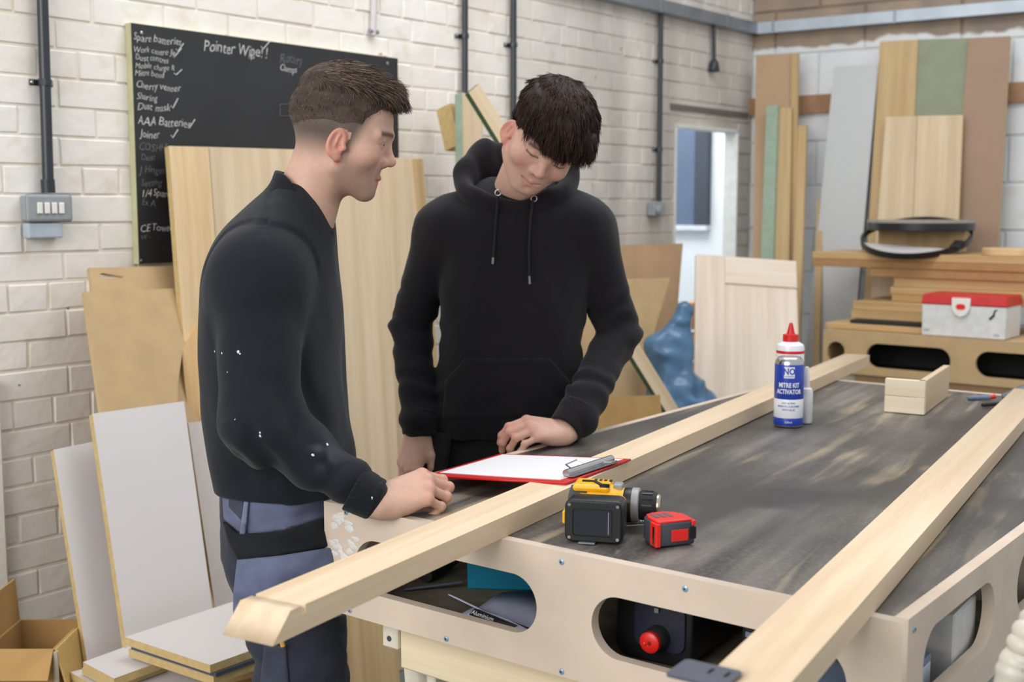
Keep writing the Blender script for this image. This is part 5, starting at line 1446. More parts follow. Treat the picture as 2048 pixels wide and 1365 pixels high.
def speckles(name, spots, parent, origin, rgb=(214,216,220), D=2.0):
    bm = bmesh.new(); rs = random.Random(4)
    for (p, n, s) in spots:
        n = n.normalized(); a = n.orthogonal().normalized(); b = n.cross(a); k = 7
        ring = [bm.verts.new(p + n*0.0006 + (a*math.cos(6.283*i/k)+b*math.sin(6.283*i/k))*s*rs.uniform(0.5,1.2) - Vector(origin)) for i in range(k)]
        top = bm.verts.new(p + n*0.0016 - Vector(origin))
        for i in range(k): bm.faces.new((ring[i], ring[(i+1)%k], top))
    return link(name, bm_to_mesh(name, bm), plain('dried_paint', rgb, 0.6), parent)

# ================================================================== the man at the left
def zy(py, D): return at(1024, py, D).z
def man():
    D = 2.20
    origin = Vector((at(590, 1300, D).x, D, 0.0))
    HM = Matrix.Translation(at(683, 295, D)) @ Matrix.Rotation(math.radians(-90+2), 4, 'Z') @ Matrix.Rotation(math.radians(-14), 4, 'X')
    Hn = M4np(HM); Hi = M4np(HM.inverted())
    nb = HM.inverted() @ at(592, 470, D)
    # --- head, neck
    v, q = nets(lambda P: head_sdf(P, (tuple(nb), 0.050, 0.062), eyes=True), (-0.10,-0.19,-0.22), (0.10,0.115,0.145), 0.0024)
    def fade(V):
        x, y, z = np.abs(V[:,0]), V[:,1], V[:,2]
        line = np.where(y > 0.022, -0.030 + (y-0.022)*2.6, -0.040 - 0.10*np.clip(-y,0,0.1))
        side = sstep(z, line, line+0.066)*np.where(y > 0.052, sstep(z, 0.05, 0.075), 1.0)
        earz = (cranium(V.astype(F32)) > 0.0030)*(np.abs(y+0.004) < 0.022)*(z < 0.034)*(x > 0.068)
        fore = sstep(z, 0.080, 0.092)
        m = np.where(y > 0.062, fore, side)*(1-earz)
        return np.clip(m, 0, 1)*0.97
    c = face_colors(v, SKIN1, stubble=0.55, fade=((90,78,73), fade), flush=0.6, eyes=True)
    head = (xf(Hn, v), q, c)
    # --- right hand resting as a loose fist on the bench
    Wp = at(752, 1003, 1.965); Kp = at(836, 978, 1.985)
    cur = [(38,82,48),(42,84,50),(46,84,50),(50,82,48)]
    th = [(0.018,0.022,-0.010),(0.050,0.040,-0.024),(0.078,0.036,-0.036),(0.098,0.022,-0.042)]
    hr = make_hand(Wp, Kp, (-0.30,-0.62,0.80), False, cur, th, SKIN1, 0.0, 1.03)
    # --- sweatshirt
    keys = []
    for (py, xb, xf_, lat) in ((362,556,618,.045),(378,540,630,.062),(395,518,642,.088),(420,480,655,.125),(450,455,662,.165),(500,432,664,.19),(570,414,670,.20),(650,408,680,.195),(750,412,688,.185),(850,420,700,.178),(930,428,708,.172),(975,438,700,.168),(1030,452,690,.165)):
        a, b = at(xb, py, D), at(xf_, py, D); keys.append((a.z, (a.x+b.x)/2, D, (b.x-a.x)/2, lat))
    S, E, Wr = at(520, 560, 2.05), at(522, 848, 1.975), at(735, 992, 1.965)
    S2, E2, W2_ = at(545, 540, 2.36), at(560, 800, 2.44), at(585, 1000, 2.44)
    zhem = zy(968, D)
    ax_u = (E-S).normalized(); ax_f = (Wr-E).normalized()
    def sweater(P):
        d = loft(P, keys, 2.2)
        d = np.maximum(d, zhem - P[:,2] + 0.35*(P[:,0]-origin.x+0.03)*0.0)
        arm = smin(rc(P, S, E, 0.071, 0.060), rc(P, E, Wr, 0.060, 0.034), 0.03)
        arm = smin(arm, rc(P, S + Vector((0.0,0.06,0.02)), S, 0.066, 0.072), 0.03)
        d = smin(d, arm, (0.010 + 0.028*sstep(P[:,2], S.z-0.12, S.z)).astype(F32))
        d = smin(d, smin(rc(P, S2, E2, 0.074, 0.055), rc(P, E2, W2_, 0.055, 0.036), 0.03), 0.02)
        # cloth folds: across the elbow and forearm, long drapes on the body
        te = np.exp(-(((P-V3(E+ax_f*0.03))**2).sum(1))/(0.085**2))
        u = (P-V3(E))@V3((ax_f-ax_u).normalized())
        fold = np.sin(u*105 + 2.6*vnoise(P*18, 3))*te*0.0075
        tf = np.clip(((P-V3(E))@V3(ax_f))/float((Wr-E).length), 0, 1)*(np.linalg.norm(P-V3(E)-((P-V3(E))@V3(ax_f))[:,None]*V3(ax_f), axis=1) < 0.08)
        fold = fold + np.sin(((P-V3(E))@V3(ax_f))*80 + 3.2*vnoise(P*15, 5))*0.0050*tf*(P[:,1] < 2.06)
        drape = vnoise(P*np.array([9,9,4.5],dtype=F32), 1)*0.0065 + vnoise(P*np.array([22,22,11],dtype=F32), 2)*0.0032
        hemb = np.exp(-((P[:,2]-zhem-0.06)/0.05)**2)*np.sin(P[:,0]*60+P[:,1]*40)*0.003
        d = d - fold - drape - hemb
        # shoulder seam
        seam = np.abs(np.linalg.norm(P-V3(S+Vector((0,0.012,-0.004))), axis=1)-0.100)
        d = d + 0.0050*np.exp(-(seam/0.0055)**2)*(P[:,1] < 2.13)*sstep(P[:,2], S.z-0.02, S.z+0.03)
        d = d + 0.0040*np.exp(-(np.abs(P[:,0]-S.x-0.008+0.10*(P[:,1]-2.1))/0.0045)**2)*(P[:,2] > S.z+0.075)*(P[:,1] < 2.2)
        return d.astype(F32)
    sv, sq = nets(sweater, (-0.68,1.84,0.78), (-0.10,2.62,1.54), 0.0055)
    cc = np.tile(L3((25,29,36)), (len(sv),1))
    sx_, sy_ = px_np(sv)
    cc = mixc(cc, (92,98,106), 0.55*np.exp(-(((sx_-640)/45)**2+((sy_-905)/28)**2))*sstep(vnoise((sv*55).astype(F32), 8), 0.0, 0.6))
    # body core under the clothes
    core = nets(lambda P: sweater(P)+0.022, (-0.68,1.86,0.80), (-0.12,2.60,1.50), 0.014)
    # --- trousers
    tk = []
    for (py, xb, xf_, lat) in ((930,455,688,.150),(985,450,692,.158),(1040,447,697,.165),(1090,452,700,.168),(1140,470,700,.165),(1200,500,694,.15)):
        a, b = at(xb, py, D), at(xf_, py, D); tk.append((a.z, (a.x+b.x)/2, D, (b.x-a.x)/2, lat))
    H1, K1, A1 = at(572, 1130, 2.115), at(606, 1400, 2.11), Vector((at(612,1300,2.12).x, 2.12, 0.09))
    H2, K2, A2 = at(590, 1130, 2.30), at(618, 1400, 2.31), Vector((at(640,1300,2.30).x, 2.30, 0.09))
    ztop, zbot = zy(935, D), zy(1175, D)
    def trousers(P):
        d = np.maximum(loft(P, tk, 2.3), np.maximum(P[:,2]-ztop, zbot-P[:,2]))
        l1 = smin(rc(P, H1, K1, 0.090, 0.078), rc(P, K1, A1, 0.078, 0.062), 0.03)
        l2 = smin(rc(P, H2, K2, 0.090, 0.076), rc(P, K2, A2, 0.076, 0.062), 0.03)
        d = smin(d, np.minimum(l1, l2), 0.03)
        d = np.maximum(d, 0.045-P[:,2])
        w = vnoise(P*np.array([13,13,26],dtype=F32), 11)*0.0075 + vnoise(P*np.array([30,30,40],dtype=F32), 12)*0.003
        return (d - w).astype(F32)
    tv, tq = nets(trousers, (-0.62,1.98,0.03), (-0.16,2.44,1.06), 0.007)
    tc_ = np.tile(L3((44,48,60)), (len(tv),1))
    # --- assemble
    body = np_mesh('person', [head, hr, core + (np.tile(L3(SKIN1), (len(core[0]),1)),)], M_SKIN, origin)
    tag(body, 'person in black sweatshirt and grey work trousers, fist resting on the bench', 'person')
    sw_ = np_mesh('sweatshirt', [(sv, sq, cc)], M_CLOTH, origin, body); tag(sw_, 'black long sleeved sweatshirt with paint specks')
    tr_ = np_mesh('trousers', [(tv, tq, tc_)], M_TROUS, origin, body); tag(tr_, 'grey and black work trousers')
    def decal(name, poly, t, rgb, parent, ymax=2.22, h=0.0042):
        xs = [p[0] for p in poly]; ys = [p[1] for p in poly]
        lo = at(min(xs)-12, max(ys)+12, D); hi = at(max(xs)+12, min(ys)-12, D)
        pv, pq = nets(patch(trousers, poly, t, ymax), (lo.x-0.03, 1.96, lo.z-0.03), (hi.x+0.05, ymax+0.02, hi.z+0.03), h)
        return np_mesh(name, [(pv, pq, np.tile(L3(rgb), (len(pv),1)))], M_TROUS, origin, parent)
    G = (98,104,130)
    decal('hip_panel', [(440,940),(720,940),(720,1030),(640,1040),(565,1062),(500,1072),(478,1066),(447,1040)], 0.0015, G, tr_)
    decal('back_pocket', [(462,985),(492,990),(486,1045),(456,1014),(458,990)], 0.004, (58,64,78), tr_, 2.16)
    decal('holster_band', [(444,1040),(475,1068),(560,1064),(640,1036),(720,1024),(720,1088),(640,1096),(560,1112),(475,1122),(455,1085)], 0.009, (22,24,29), tr_)
    decal('holster_pocket', [(474,1120),(560,1112),(720,1086),(720,1225),(645,1242),(560,1255),(466,1262),(466,1190)], 0.013, G, tr_)
    decal('belt_loop', [(488,1000),(499,1002),(491,1072),(479,1070)], 0.007, (112,118,142), tr_, 2.22, 0.003)
    decal('belt_loop', [(463,962),(474,962),(471,1000),(461,998)], 0.007, (112,118,142), tr_, 2.3, 0.003)
    decal('thigh_pocket', [(528,1290),(572,1284),(580,1400),(515,1420)], 0.007, (58,62,76), tr_)
    pen = tube('pencil', [at(558,1262,2.012)-origin, at(566,1294,2.012)-origin], 0.0042, plain('orange_pencil', (214,150,60), 0.5), tr_, 8)
    # --- cuffs, collar, hem
    cw0, cw1 = at(706, 976, 1.965), at(754, 1001, 1.965)
    ax = (cw1-cw0).normalized()
    def cuff(P):
        d = rc(P, cw0, cw1, 0.040, 0.0355)
        t = (P-V3(cw0))@V3(ax); L = (cw1-cw0).length
        a = np.arctan2((P-V3(cw0))[:,2], (P-V3(cw0))[:,1])
        d = d - 0.0008*np.sin(a*34)
        d = np.maximum(d, np.maximum(-t, t-L)); return smax(d, -rc(P, cw0, cw1+ax*0.1, 0.030, 0.028), 0.004).astype(F32)
    b0_, b1_ = np.minimum(V3(cw0), V3(cw1))-0.06, np.maximum(V3(cw0), V3(cw1))+0.06
    cv, cq = nets(cuff, b0_, b1_, 0.003)
    np_mesh('cuff', [(cv, cq, np.tile(L3((21,25,31)), (len(cv),1)))], M_CLOTH, origin, body)
    n0, n1 = at(590, 458, D), at(626, 356, D); na = (n1-n0).normalized()
    side = Vector((0,1,0)); fw = na.cross(side).normalized()
    if fw.x < 0: fw = -fw
    def collar(P):
        q = P-V3(n0); t = q@V3(na); f = q@V3(fw); s = q[:,1]
        # open towards the front and standing higher at the nape
        rad = np.sqrt((f/0.068)**2 + (s/0.072)**2)*0.070
        r0 = 0.0640 + 0.034*sstep(-t, -0.070, 0.015)*(1-0.85*sstep(f, -0.01, 0.055)) + 0.0012*vnoise(P*40, 4)
        d = np.abs(rad-r0)-0.0050
        top = 0.088 - 0.066*sstep(f, -0.05, 0.07); bot = 0.006 - 0.026*sstep(f, -0.02, 0.08)
        d = smax(d, t-top, 0.005); d = smax(d, bot-t, 0.004)
        return d.astype(F32)
    kv, kq = nets(collar, V3(n0)-0.13, V3(n0)+0.15, 0.003)
    np_mesh('collar', [(kv, kq, np.tile(L3((20,24,30)), (len(kv),1)))], M_CLOTH, origin, body)
    # --- paint specks on sleeve and cuff
    spots = []
    dg = bpy.context.evaluated_depsgraph_get()
    for (px, py, s) in ((430,703,.0022),(444,707,.0026),(476,704,.0028),(480,708,.0018),(521,873,.003),(520,866,.002),(470,840,.0015),(728,998,.004),(736,1001,.0035),(744,996,.003),(738,962,.004),(745,968,.003),(655,890,.003),(625,910,.0035),(455,745,.0014)):
        r = ray(px, py); oo = CAMP - origin
        hit, loc, nor, fi = sw_.ray_cast(oo, r.normalized())
        if hit: spots.append((loc + origin, nor, s))
    speckles('paint_speck', spots, sw_, origin)
    # --- hair: cropped sides, longer on top and swept forward
    rng = np.random.default_rng(5)
    def thick(P):
        y, z = P[:,1], P[:,2]
        line = np.where(y > 0.035, 0.050 + (y-0.035)*1.3, 0.036 - 0.25*np.clip(-y-0.02,0,0.1)) + 0.005*vnoise(P*np.array([60,60,40],dtype=F32), 77)
        return -0.003 + 0.0045*sstep(z, line-0.01, line+0.012) + 0.0035*sstep(z, line+0.01, line+0.03) + 0.0125*sstep(z, 0.085, 0.120)
    def cap(P):
        d = cranium(P) - thick(P)
        d = smin(d, ell(P, (0,0.062,0.108), (0.050,0.026,0.020)), 0.02)
        d = d - (vnoise(P*np.array([70,22,60],dtype=F32), 6)*0.0022 + vnoise(P*np.array([190,170,90],dtype=F32), 16)*0.0013)*sstep(thick(P), 0.0015, 0.006)
        return d.astype(F32)
    hv, hq = nets(cap, (-0.11,-0.125,-0.01), (0.11,0.125,0.165), 0.0030)
    hc = np.tile(L3((66,55,49)), (len(hv),1))
    tt = vnoise((hv*np.array([120,30,110])).astype(F32), 7)
    hc = mixc(hc, (92,74,62), np.clip(tt,0,1)*0.8)
    hc = mixc(hc, (84,71,65), 1-sstep(thick(hv.astype(F32)), 0.0, 0.0045))
    parts = [(xf(Hn, hv), hq, hc)]
    idx = np.where(thick(hv.astype(F32)) > -0.0032)[0]
    pick = rng.choice(idx, 15000)
    r = hv[pick] + rng.normal(scale=0.0012, size=(15000,3))
    r = r[(r[:,2] > 0.012) & ((np.abs(r[:,1]) > 0.03) | (r[:,2] > 0.036)) & ((r[:,1] < 0.045) | (r[:,2] > 0.07))]
    nrm = (r-np.array([0,-0.008,0.052]))/np.array([0.0735,0.093,0.080])**2; nrm /= np.linalg.norm(nrm, axis=1, keepdims=True)
    topm = sstep(r[:,2], 0.085, 0.115)
    fwd = np.array([0,1,0.05])
    dirs = (nrm*0.35 + np.array([0,-0.1,-0.9]))*(1-topm)[:,None] + (fwd + nrm*0.30 + rng.normal(scale=0.10, size=r.shape))*topm[:,None]
    front = sstep(r[:,1], 0.055, 0.085)*topm
    dirs += front[:,None]*np.array([0,-0.15,-1.15])
    ln = 0.0035 + 0.004*sstep(r[:,2], 0.04, 0.08) + 0.016*topm*rng.random(len(r)) + 0.011*topm - 0.003*front
    r = r - nrm*0.002
    grav = (Hi[:3,:3] @ np.array([0,0,-1.0]))*0.55
    sv2 = strands(r, dirs, ln, 0.0005 + 0.0005*topm, grav, rng, 4, rgb=(52,43,38), rgb2=(124,105,92), curl=0.05)
    parts.append((xf(Hn, sv2[0]), sv2[1], sv2[2]))
    hair = np_mesh('hair', parts, M_HAIR, origin, body)
    # eyes looking across to the clipboard
    for sx in (-1, 1):
        ev, eq = nets(lambda P: sph(P, (sx*0.0305,0.0640,0.0233), 0.0119), (sx*0.0305-0.016,0.048,0.007), (sx*0.0305+0.016,0.080,0.040), 0.0016)
        g = np.array([0.05*sx,0.95,-0.28]); g /= np.linalg.norm(g)
        k = ((ev-np.array([sx*0.0305,0.0640,0.0233]))/0.0124)@g
        ec = np.tile(L3((158,142,134)), (len(ev),1)); ec = mixc(ec, (74,52,38), sstep(k, 0.86, 0.89)); ec = mixc(ec, (10,8,8), sstep(k, 0.965, 0.975))
        np_mesh('eye', [(xf(Hn, ev), eq, ec)], vcol_mat('eye_wet', 0.15, spec=0.5, namt=0.02), origin, body)
    for (A, nm) in ((A1, 'shoe'), (A2, 'shoe')):
        def shoe(P, A=A):
            d = rc(P, (A.x-0.04,A.y,0.055), (A.x+0.15,A.y,0.042), 0.052, 0.042)
            d = smin(d, rc(P, (A.x,A.y,0.06), (A.x,A.y,0.13), 0.058, 0.056), 0.03)
            return np.maximum(d, 0.003-P[:,2]).astype(F32)
        v3, q3 = nets(shoe, (A.x-0.13,A.y-0.09,-0.005), (A.x+0.23,A.y+0.09,0.21), 0.007)
        np_mesh('shoe', [(v3, q3, np.tile(L3((30,28,28)), (len(v3),1)))], M_TROUS, origin, body)
man()

# ================================================================== the boy in the hooded top
def boy():
    D = 2.80
    origin = Vector((at(1020, 900, D).x, D, 0.0))
    HM = Matrix.Translation(at(1079, 294, 2.60)) @ Matrix.Rotation(math.radians(180+20), 4, 'Z') @ Matrix.Rotation(math.radians(-23), 4, 'Y') @ Matrix.Rotation(math.radians(-42), 4, 'X')
    Hn = M4np(HM); Hi = M4np(HM.inverted())
    nb = HM.inverted() @ at(1022, 425, 2.80)
    v, q = nets(lambda P: head_sdf(P, (tuple(nb), 0.050, 0.060), smile=0.8, fat=0.002, ear=0.75), (-0.10,-0.21,-0.25), (0.10,0.115,0.145), 0.0024)
    c = face_colors(v, SKIN2, stubble=0.06, flush=0.7, lip=0.4, fade=((46,34,30), lambda V: sstep(V[:,2], 0.060, 0.070)*0.9))
    head = (xf(Hn, v), q, c)
    # left hand on the bench, right hand hanging at the side
    cur = [(30,42,26),(34,46,28),(36,48,28),(38,46,28)]
    th = [(0.018,0.022,-0.012),(0.050,0.036,-0.026),(0.076,0.030,-0.034),(0.094,0.016,-0.038)]
    hl_ = make_hand(at(1132, 862, 2.575), at(1062, 857, 2.535), (0.10,-0.45,0.85), True, cur, th, SKIN2, 0.0, 1.0)
    th2 = [(0.018,0.022,-0.012),(0.048,0.042,-0.02),(0.074,0.045,-0.028),(0.094,0.038,-0.034)]
    hr_ = make_hand(at(834, 862, 2.74), at(815, 945, 2.72), (-0.55,-0.75,0.1), False, [(20,35,20)]*4, th2, SKIN2, 0.0, 1.0)
    keys = []
    for (py, xl, xr, dep, dy) in ((356,985,1100,.055,.01),(374,945,1135,.085,.0),(392,912,1168,.105,-.008),(412,890,1186,.114,-.012),(450,876,1198,.122,-.01),(520,872,1192,.128,0),(600,876,1180,.127,0),(680,878,1166,.125,0),(740,874,1166,.126,0),(800,866,1166,.125,0),(840,862,1160,.118,0),(880,868,1150,.112,0)):
        a, b = at(xl, py, D), at(xr, py, D); keys.append((a.z, (a.x+b.x)/2, D+dy, (b.x-a.x)/2, dep))
    S1, E1, W1_ = at(890, 456, 2.80), at(824, 650, 2.84), at(838, 842, 2.745)
    S2, E2, W2_ = at(1170, 458, 2.80), at(1232, 668, 2.80), at(1154, 836, 2.60)
    zhem = zy(862, D)
    def hood_top(P):
        d = np.maximum(loft(P, keys, 2.3), zhem-P[:,2])
        for (S, E, W) in ((S1,E1,W1_), (S2,E2,W2_)):
            arm = smin(rc(P, S, E, 0.070, 0.044), rc(P, E, W, 0.047, 0.041), 0.02)
            d = smin(d, arm, (0.008 + 0.052*sstep(P[:,2], S.z-0.14, S.z)).astype(F32))
            te = np.exp(-(((P-V3(E))**2).sum(1))/(0.075**2)); axu = (E-S).normalized()
            d = d - np.sin(((P-V3(E))@V3(axu))*110 + 2.5*vnoise(P*20, 3))*te*0.0070
            af = (W-E).normalized(); tf = np.exp(-(((P-V3(E+(W-E)*0.75))**2).sum(1))/(0.07**2))
            d = d - np.sin(((P-V3(E))@V3(af))*120 + 2.5*vnoise(P*20, 9))*tf*0.0050
        drape = vnoise(P*np.array([10,10,5],dtype=F32), 21)*0.008 + vnoise(P*np.array([26,26,12],dtype=F32), 22)*0.0035
        hem = np.exp(-((P[:,2]-zhem-0.035)/0.03)**2)*0.005
        return (d - drape - hem).astype(F32)
    sv, sq = nets(hood_top, (-0.36,2.50,0.86), (0.38,3.00,1.60), 0.0058)
    col = np.tile(L3((23,21,25)), (len(sv),1))
    core = nets(lambda P: hood_top(P)+0.022, (-0.34,2.52,0.88), (0.36,2.98,1.56), 0.014)
    body = np_mesh('person', [head, hl_, hr_, core + (np.tile(L3(SKIN2), (len(core[0]),1)),)], M_SKIN, origin)
    tag(body, 'person in a black hooded top looking down, one hand flat on the bench', 'person')
    ho_ = np_mesh('hooded_top', [(sv, sq, col)], M_CLOTH, origin, body); tag(ho_, 'black hooded sweatshirt with kangaroo pocket')
    # hood lying round the neck
    hc_ = at(1032, 372, 2.765)
    def hood(P):
        q = P-V3(hc_); a = math.radians(24)
        y = q[:,1]*math.cos(a) - q[:,2]*math.sin(a)*(-1)*(-1); z = q[:,2]*math.cos(a) + q[:,1]*math.sin(a)*(-1)
        y = q[:,1]*math.cos(a) + q[:,2]*math.sin(a)
        x = q[:,0]
        ang = np.arctan2(y, x)
        back = sstep(y, -0.05, 0.09)
        R = np.sqrt((x/0.116)**2 + (y/0.098)**2)*0.10
        tube_r = 0.014 + 0.021*back
        dz = z - 0.012*back + 0.020*(1-back)*np.exp(-(x/0.05)**2)
        d = np.sqrt((R-0.10)**2 + (dz*0.56)**2) - tube_r
        d = d - 0.004*np.sin(ang*9 + 2*vnoise(P*14, 5)) * back - 0.003*vnoise(P*26, 6)
        return d.astype(F32)
    gv, gq = nets(hood, V3(hc_)-np.array([.20,.20,.14]), V3(hc_)+np.array([.20,.20,.16]), 0.0046)
    hd = np_mesh('hood', [(gv, gq, np.tile(L3((26,23,28)), (len(gv),1)))], M_CLOTH, origin, body)
    def hit(px, py, obj):
        ok, loc, nor, fi = obj.ray_cast(CAMP-origin, ray(px, py).normalized())
        return (loc, nor) if ok else (at(px, py, 2.66)-origin, Vector((0,-1,0)))
    # pouch pocket
    poly = [(925,690),(1110,690),(1168,790),(1150,845),(880,845),(872,790)]
    poly = [(930,716),(1100,716),(1140,762),(1150,838),(885,838),(890,762)]
    pv, pq = nets(patch(hood_top, poly, 0.0035, 2.78, 870.0), (-0.20,2.55,0.90), (0.20,2.80,1.20), 0.0048)
    np_mesh('pouch_pocket', [(pv, pq, np.tile(L3((22,20,24)), (len(pv),1)))], M_CLOTH, origin, ho_)
    # drawcords with metal tips, eyelets
    for pts, tip in ((((996,392),(994,430),(990,480),(987,515)), (986,528)), (((1066,400),(1060,440),(1057,500),(1058,552)), (1059,568))):
        P = []
        for p in pts:
            l, n = hit(p[0], p[1], ho_ if p[1] > 410 else hd); P.append(l + n*0.004)
        cord = tube('drawcord', P, 0.0032, plain('black_cord', (16,16,18), 0.8), hd, 8)
        l, n = hit(tip[0], tip[1], ho_)
        tube('cord_tip', [P[-1], l+n*0.004], 0.0030, plain('cord_metal', (150,150,148), 0.35, metal=0.7), cord, 8)
    for (px, py) in ((996,386),(1068,398)):
        l, n = hit(px, py, hd)
        bm = bmesh.new(); k = 18; rings = []
        a = n.orthogonal().normalized(); b = n.cross(a)
        for i in range(k):
            t = 6.28318*i/k; dv = a*math.cos(t)+b*math.sin(t)
            rings.append([bm.verts.new(l + n*(0.002+0.0016*math.sin(s)) + dv*(0.0062+0.0018*math.cos(s))) for s in (0,1.57,3.14,4.71)])
        for i in range(k):
            for s in range(4): bm.faces.new((rings[i][s], rings[i][(s+1)%4], rings[(i+1)%k][(s+1)%4], rings[(i+1)%k][s]))
        link('eyelet', bm_to_mesh('eyelet', bm), M_STEEL, hd, None, True)
    # cuffs
    for (a, b) in ((at(842,822,2.752), at(838,872,2.735)), (at(1160,822,2.615), at(1128,862,2.578))):
        ax = (b-a).normalized()
        def cuff(P, a=a, b=b, ax=ax):
            d = rc(P, a, b, 0.0455, 0.0385); t = (P-V3(a))@V3(ax); L = (b-a).length
            d = np.maximum(d, np.maximum(-t, t-L)); return smax(d, -rc(P, a, b+ax*0.1, 0.034, 0.031), 0.004).astype(F32)
        lo = np.minimum(V3(a), V3(b))-0.06; hi = np.maximum(V3(a), V3(b))+0.06
        cv, cq = nets(cuff, lo, hi, 0.0035)
        np_mesh('cuff', [(cv, cq, np.tile(L3((24,21,25)), (len(cv),1)))], M_CLOTH, origin, body)
    # trousers
    tk = []
    for (py, xl, xr, dep) in ((840,868,1150,.105),(900,858,1150,.115),(960,845,1150,.115),(1000,850,1145,.11)):
        a, b = at(xl, py, D), at(xr, py, D); tk.append((a.z, (a.x+b.x)/2, D+0.01, (b.x-a.x)/2, dep))
    zt, zb_ = zy(850, D), zy(985, D)
    H1, K1, A1 = Vector((origin.x-0.085, 2.83, zb_)), Vector((origin.x-0.10, 2.84, 0.48)), Vector((origin.x-0.10, 2.90, 0.09))
    H2, K2, A2 = Vector((origin.x+0.085, 2.83, zb_)), Vector((origin.x+0.10, 2.86, 0.48)), Vector((origin.x+0.11, 2.92, 0.09))
    def tro(P):
        d = np.maximum(loft(P, tk, 2.3), np.maximum(P[:,2]-zt, zb_-0.03-P[:,2]))
        for (H, K, A) in ((H1,K1,A1), (H2,K2,A2)):
            d = smin(d, smin(rc(P, H, K, 0.095, 0.075), rc(P, K, A, 0.075, 0.062), 0.03), 0.02)
        d = np.maximum(d, 0.045-P[:,2])
        return (d - vnoise(P*np.array([18,18,26],dtype=F32), 31)*0.004).astype(F32)
    tv, tq = nets(tro, (-0.28,2.62,0.03), (0.28,3.06,1.02), 0.009)
    t_ = np_mesh('trousers', [(tv, tq, np.tile(L3((19,19,21)), (len(tv),1)))], M_TROUS, origin, body)
    pv, pq = nets(patch(tro, [(800,965),(846,862),(905,868),(890,965)], 0.02, 2.84, 870.0), (-0.30,2.60,0.80), (0.0,2.86,1.02), 0.006)
    if len(pq): np_mesh('tool_pocket', [(pv, pq, np.tile(L3((17,17,19)), (len(pv),1)))], M_TROUS, origin, t_)
    for A in (A1, A2):
        def shoe(P, A=A):
            d = rc(P, (A.x,A.y+0.04,0.055), (A.x,A.y-0.15,0.042), 0.052, 0.042)
            d = smin(d, rc(P, (A.x,A.y,0.06), (A.x,A.y,0.13), 0.058, 0.056), 0.03)
            return np.maximum(d, 0.003-P[:,2]).astype(F32)
        v3, q3 = nets(shoe, (A.x-0.09,A.y-0.23,-0.005), (A.x+0.09,A.y+0.13,0.21), 0.007)
        np_mesh('shoe', [(v3, q3, np.tile(L3((26,25,26)), (len(v3),1)))], M_TROUS, origin, body)
    # specks
    spots = []
    for (px, py, s) in ((1075,773,.004),(1076,780,.003),(1064,812,.002),(1137,812,.003),(1135,808,.002),(1044,723,.0018)):
        ok, loc, nor, fi = ho_.ray_cast(CAMP-origin, ray(px, py).normalized())
        if ok: spots.append((loc+origin, nor, s))
    if spots: speckles('paint_speck', spots, ho_, origin)
    # --- hair: thick dark mop falling forward
    rng = np.random.default_rng(9)
    gl = Hi[:3,:3] @ np.array([0,0,-1.0])
    def thick(P):
        x, y, z = np.abs(P[:,0]), P[:,1], P[:,2]
        line = np.where(y > 0.045, 0.066, np.where(y > 0.0, 0.012 + 0.04*(y/0.045), 0.018 + 0.0*y))
        line = np.where((y > -0.03) & (y < 0.02), 0.030, line)
        line = np.where(y < -0.03, -0.015, line)
        return -0.006 + 0.014*sstep(z, line, line+0.02) + 0.013*sstep(z, 0.05, 0.10)
    def cap(P):
        d = cranium(P) - thick(P)
        d = smin(d, ell(P, (-0.010,0.066,0.100), (0.058,0.032,0.026)), 0.02)
        clump = vnoise(P*np.array([42,16,40],dtype=F32), 41)*0.006 + vnoise(P*np.array([95,30,90],dtype=F32), 42)*0.003
        return (d - clump).astype(F32)
    hv, hq = nets(cap, (-0.12,-0.14,-0.06), (0.12,0.13,0.18), 0.0031)
    t = vnoise((hv*np.array([120,40,110])).astype(F32), 43)
    hc = mixc(np.tile(L3((34,25,22)), (len(hv),1)), (62,46,39), np.clip(t,0,1)*0.8)
    parts = [(xf(Hn, hv), hq, hc)]
    idx = np.where(thick(hv.astype(F32)) > 0.002)[0]
    N = 15000
    # locks: several strands share one direction
    crown = np.array([0.010,-0.055,0.135])
    pick = rng.choice(idx, N); r = hv[pick]
    cellk = np.floor(r/0.016).astype(int); key = (cellk[:,0]*73856093 ^ cellk[:,1]*19349663 ^ cellk[:,2]*83492791) % 997
    lockdir = rng.normal(scale=0.30, size=(997,3))[key]; locklen = (0.75+0.5*rng.random(997))[key]
    nrm = (r-np.array([0,-0.008,0.052]))/np.array([0.0735,0.093,0.080])**2; nrm /= np.linalg.norm(nrm, axis=1, keepdims=True)
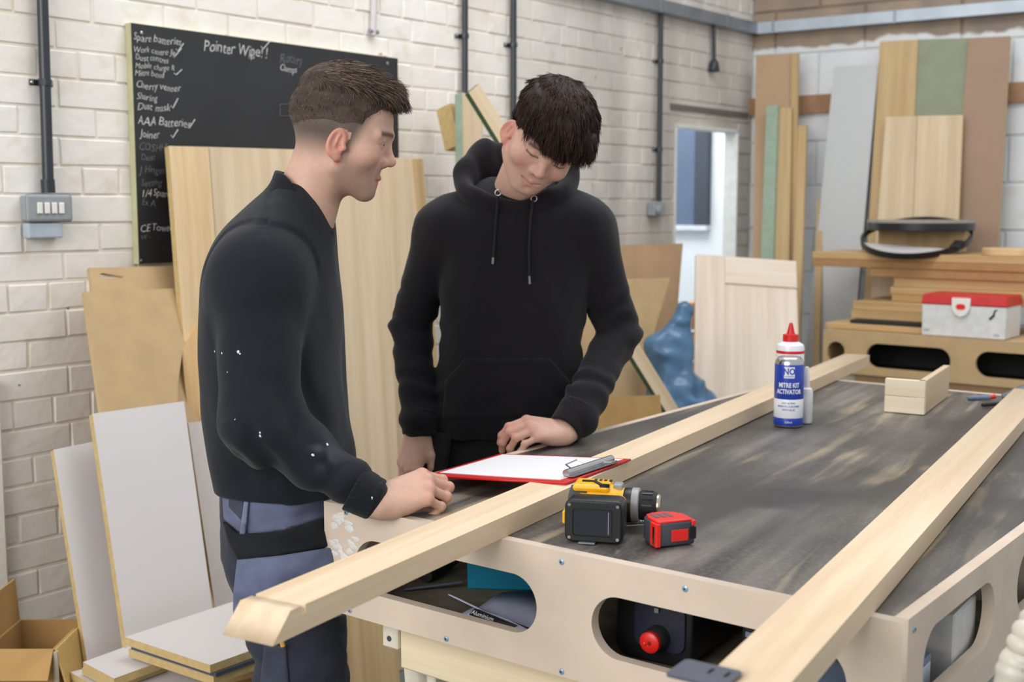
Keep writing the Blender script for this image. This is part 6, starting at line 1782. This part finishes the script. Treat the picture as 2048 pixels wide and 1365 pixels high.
    flow = r-crown; flow -= nrm*(flow*nrm).sum(1)[:,None]; flow /= np.linalg.norm(flow, axis=1, keepdims=True)+1e-6
    dirs = flow + nrm*0.10 + lockdir*0.5 + rng.normal(scale=0.06, size=r.shape) + gl[None]*0.15
    ln = (0.024 + 0.012*sstep(r[:,1], 0.0, 0.07))*locklen*(0.8+0.4*rng.random(N))
    ln *= 1 - 0.6*(np.abs(r[:,0]) > 0.062)*(np.abs(r[:,1]) < 0.04)*(r[:,2] < 0.075)
    r = r - nrm*0.003
    s2 = strands(r, dirs, ln, 0.0011, gl*0.45, rng, 5, push=ell_push(lambda p: np.maximum(thick(p.astype(F32))+0.002, 0.006)), rgb=(26,19,17), rgb2=(70,52,44), curl=0.06)
    parts.append((xf(Hn, s2[0]), s2[1], s2[2]))
    hair = np_mesh('hair', parts, M_HAIR, origin, body)
boy()

# ------------------------------------------------------------------ crumpled blue bag beside the doorway
def bag():
    c = at(1350, 770, 4.55); O = Vector((c.x, c.y, 0))
    def f(P):
        q = P - V3(O)
        d = ell(q, (0,0,0.38), (0.165,0.15,0.42))
        d = smin(d, ell(q, (0.055,0,0.68), (0.11,0.11,0.10)), 0.05)
        d = smin(d, rc(q, (0.0,0,0.80), (-0.06,0.0,0.93), 0.085, 0.045), 0.05)
        d = smin(d, rc(q, (0.0,0,0.90), (0.03,0.0,1.08), 0.06, 0.018), 0.05)
        n = 1-np.abs(vnoise(q*np.array([13,13,7],dtype=F32), 91)); n2 = 1-np.abs(vnoise(q*np.array([26,26,17],dtype=F32), 92))
        d = d - 0.030*(n-0.5) - 0.014*(n2-0.5)
        return np.maximum(d, 0.003-P[:,2]).astype(F32)
    v, q = nets(f, (O.x-0.24,O.y-0.22,-0.01), (O.x+0.24,O.y+0.22,1.16), 0.012)
    o = np_mesh('rubbish_bag', [(v, q)], plain('blue_polythene', (88,128,166), 0.3, noise=0.15, nscale=12, trans=0.2), O)
    tag(o, 'crumpled blue plastic bag standing beside the doorway', 'bag')
bag()
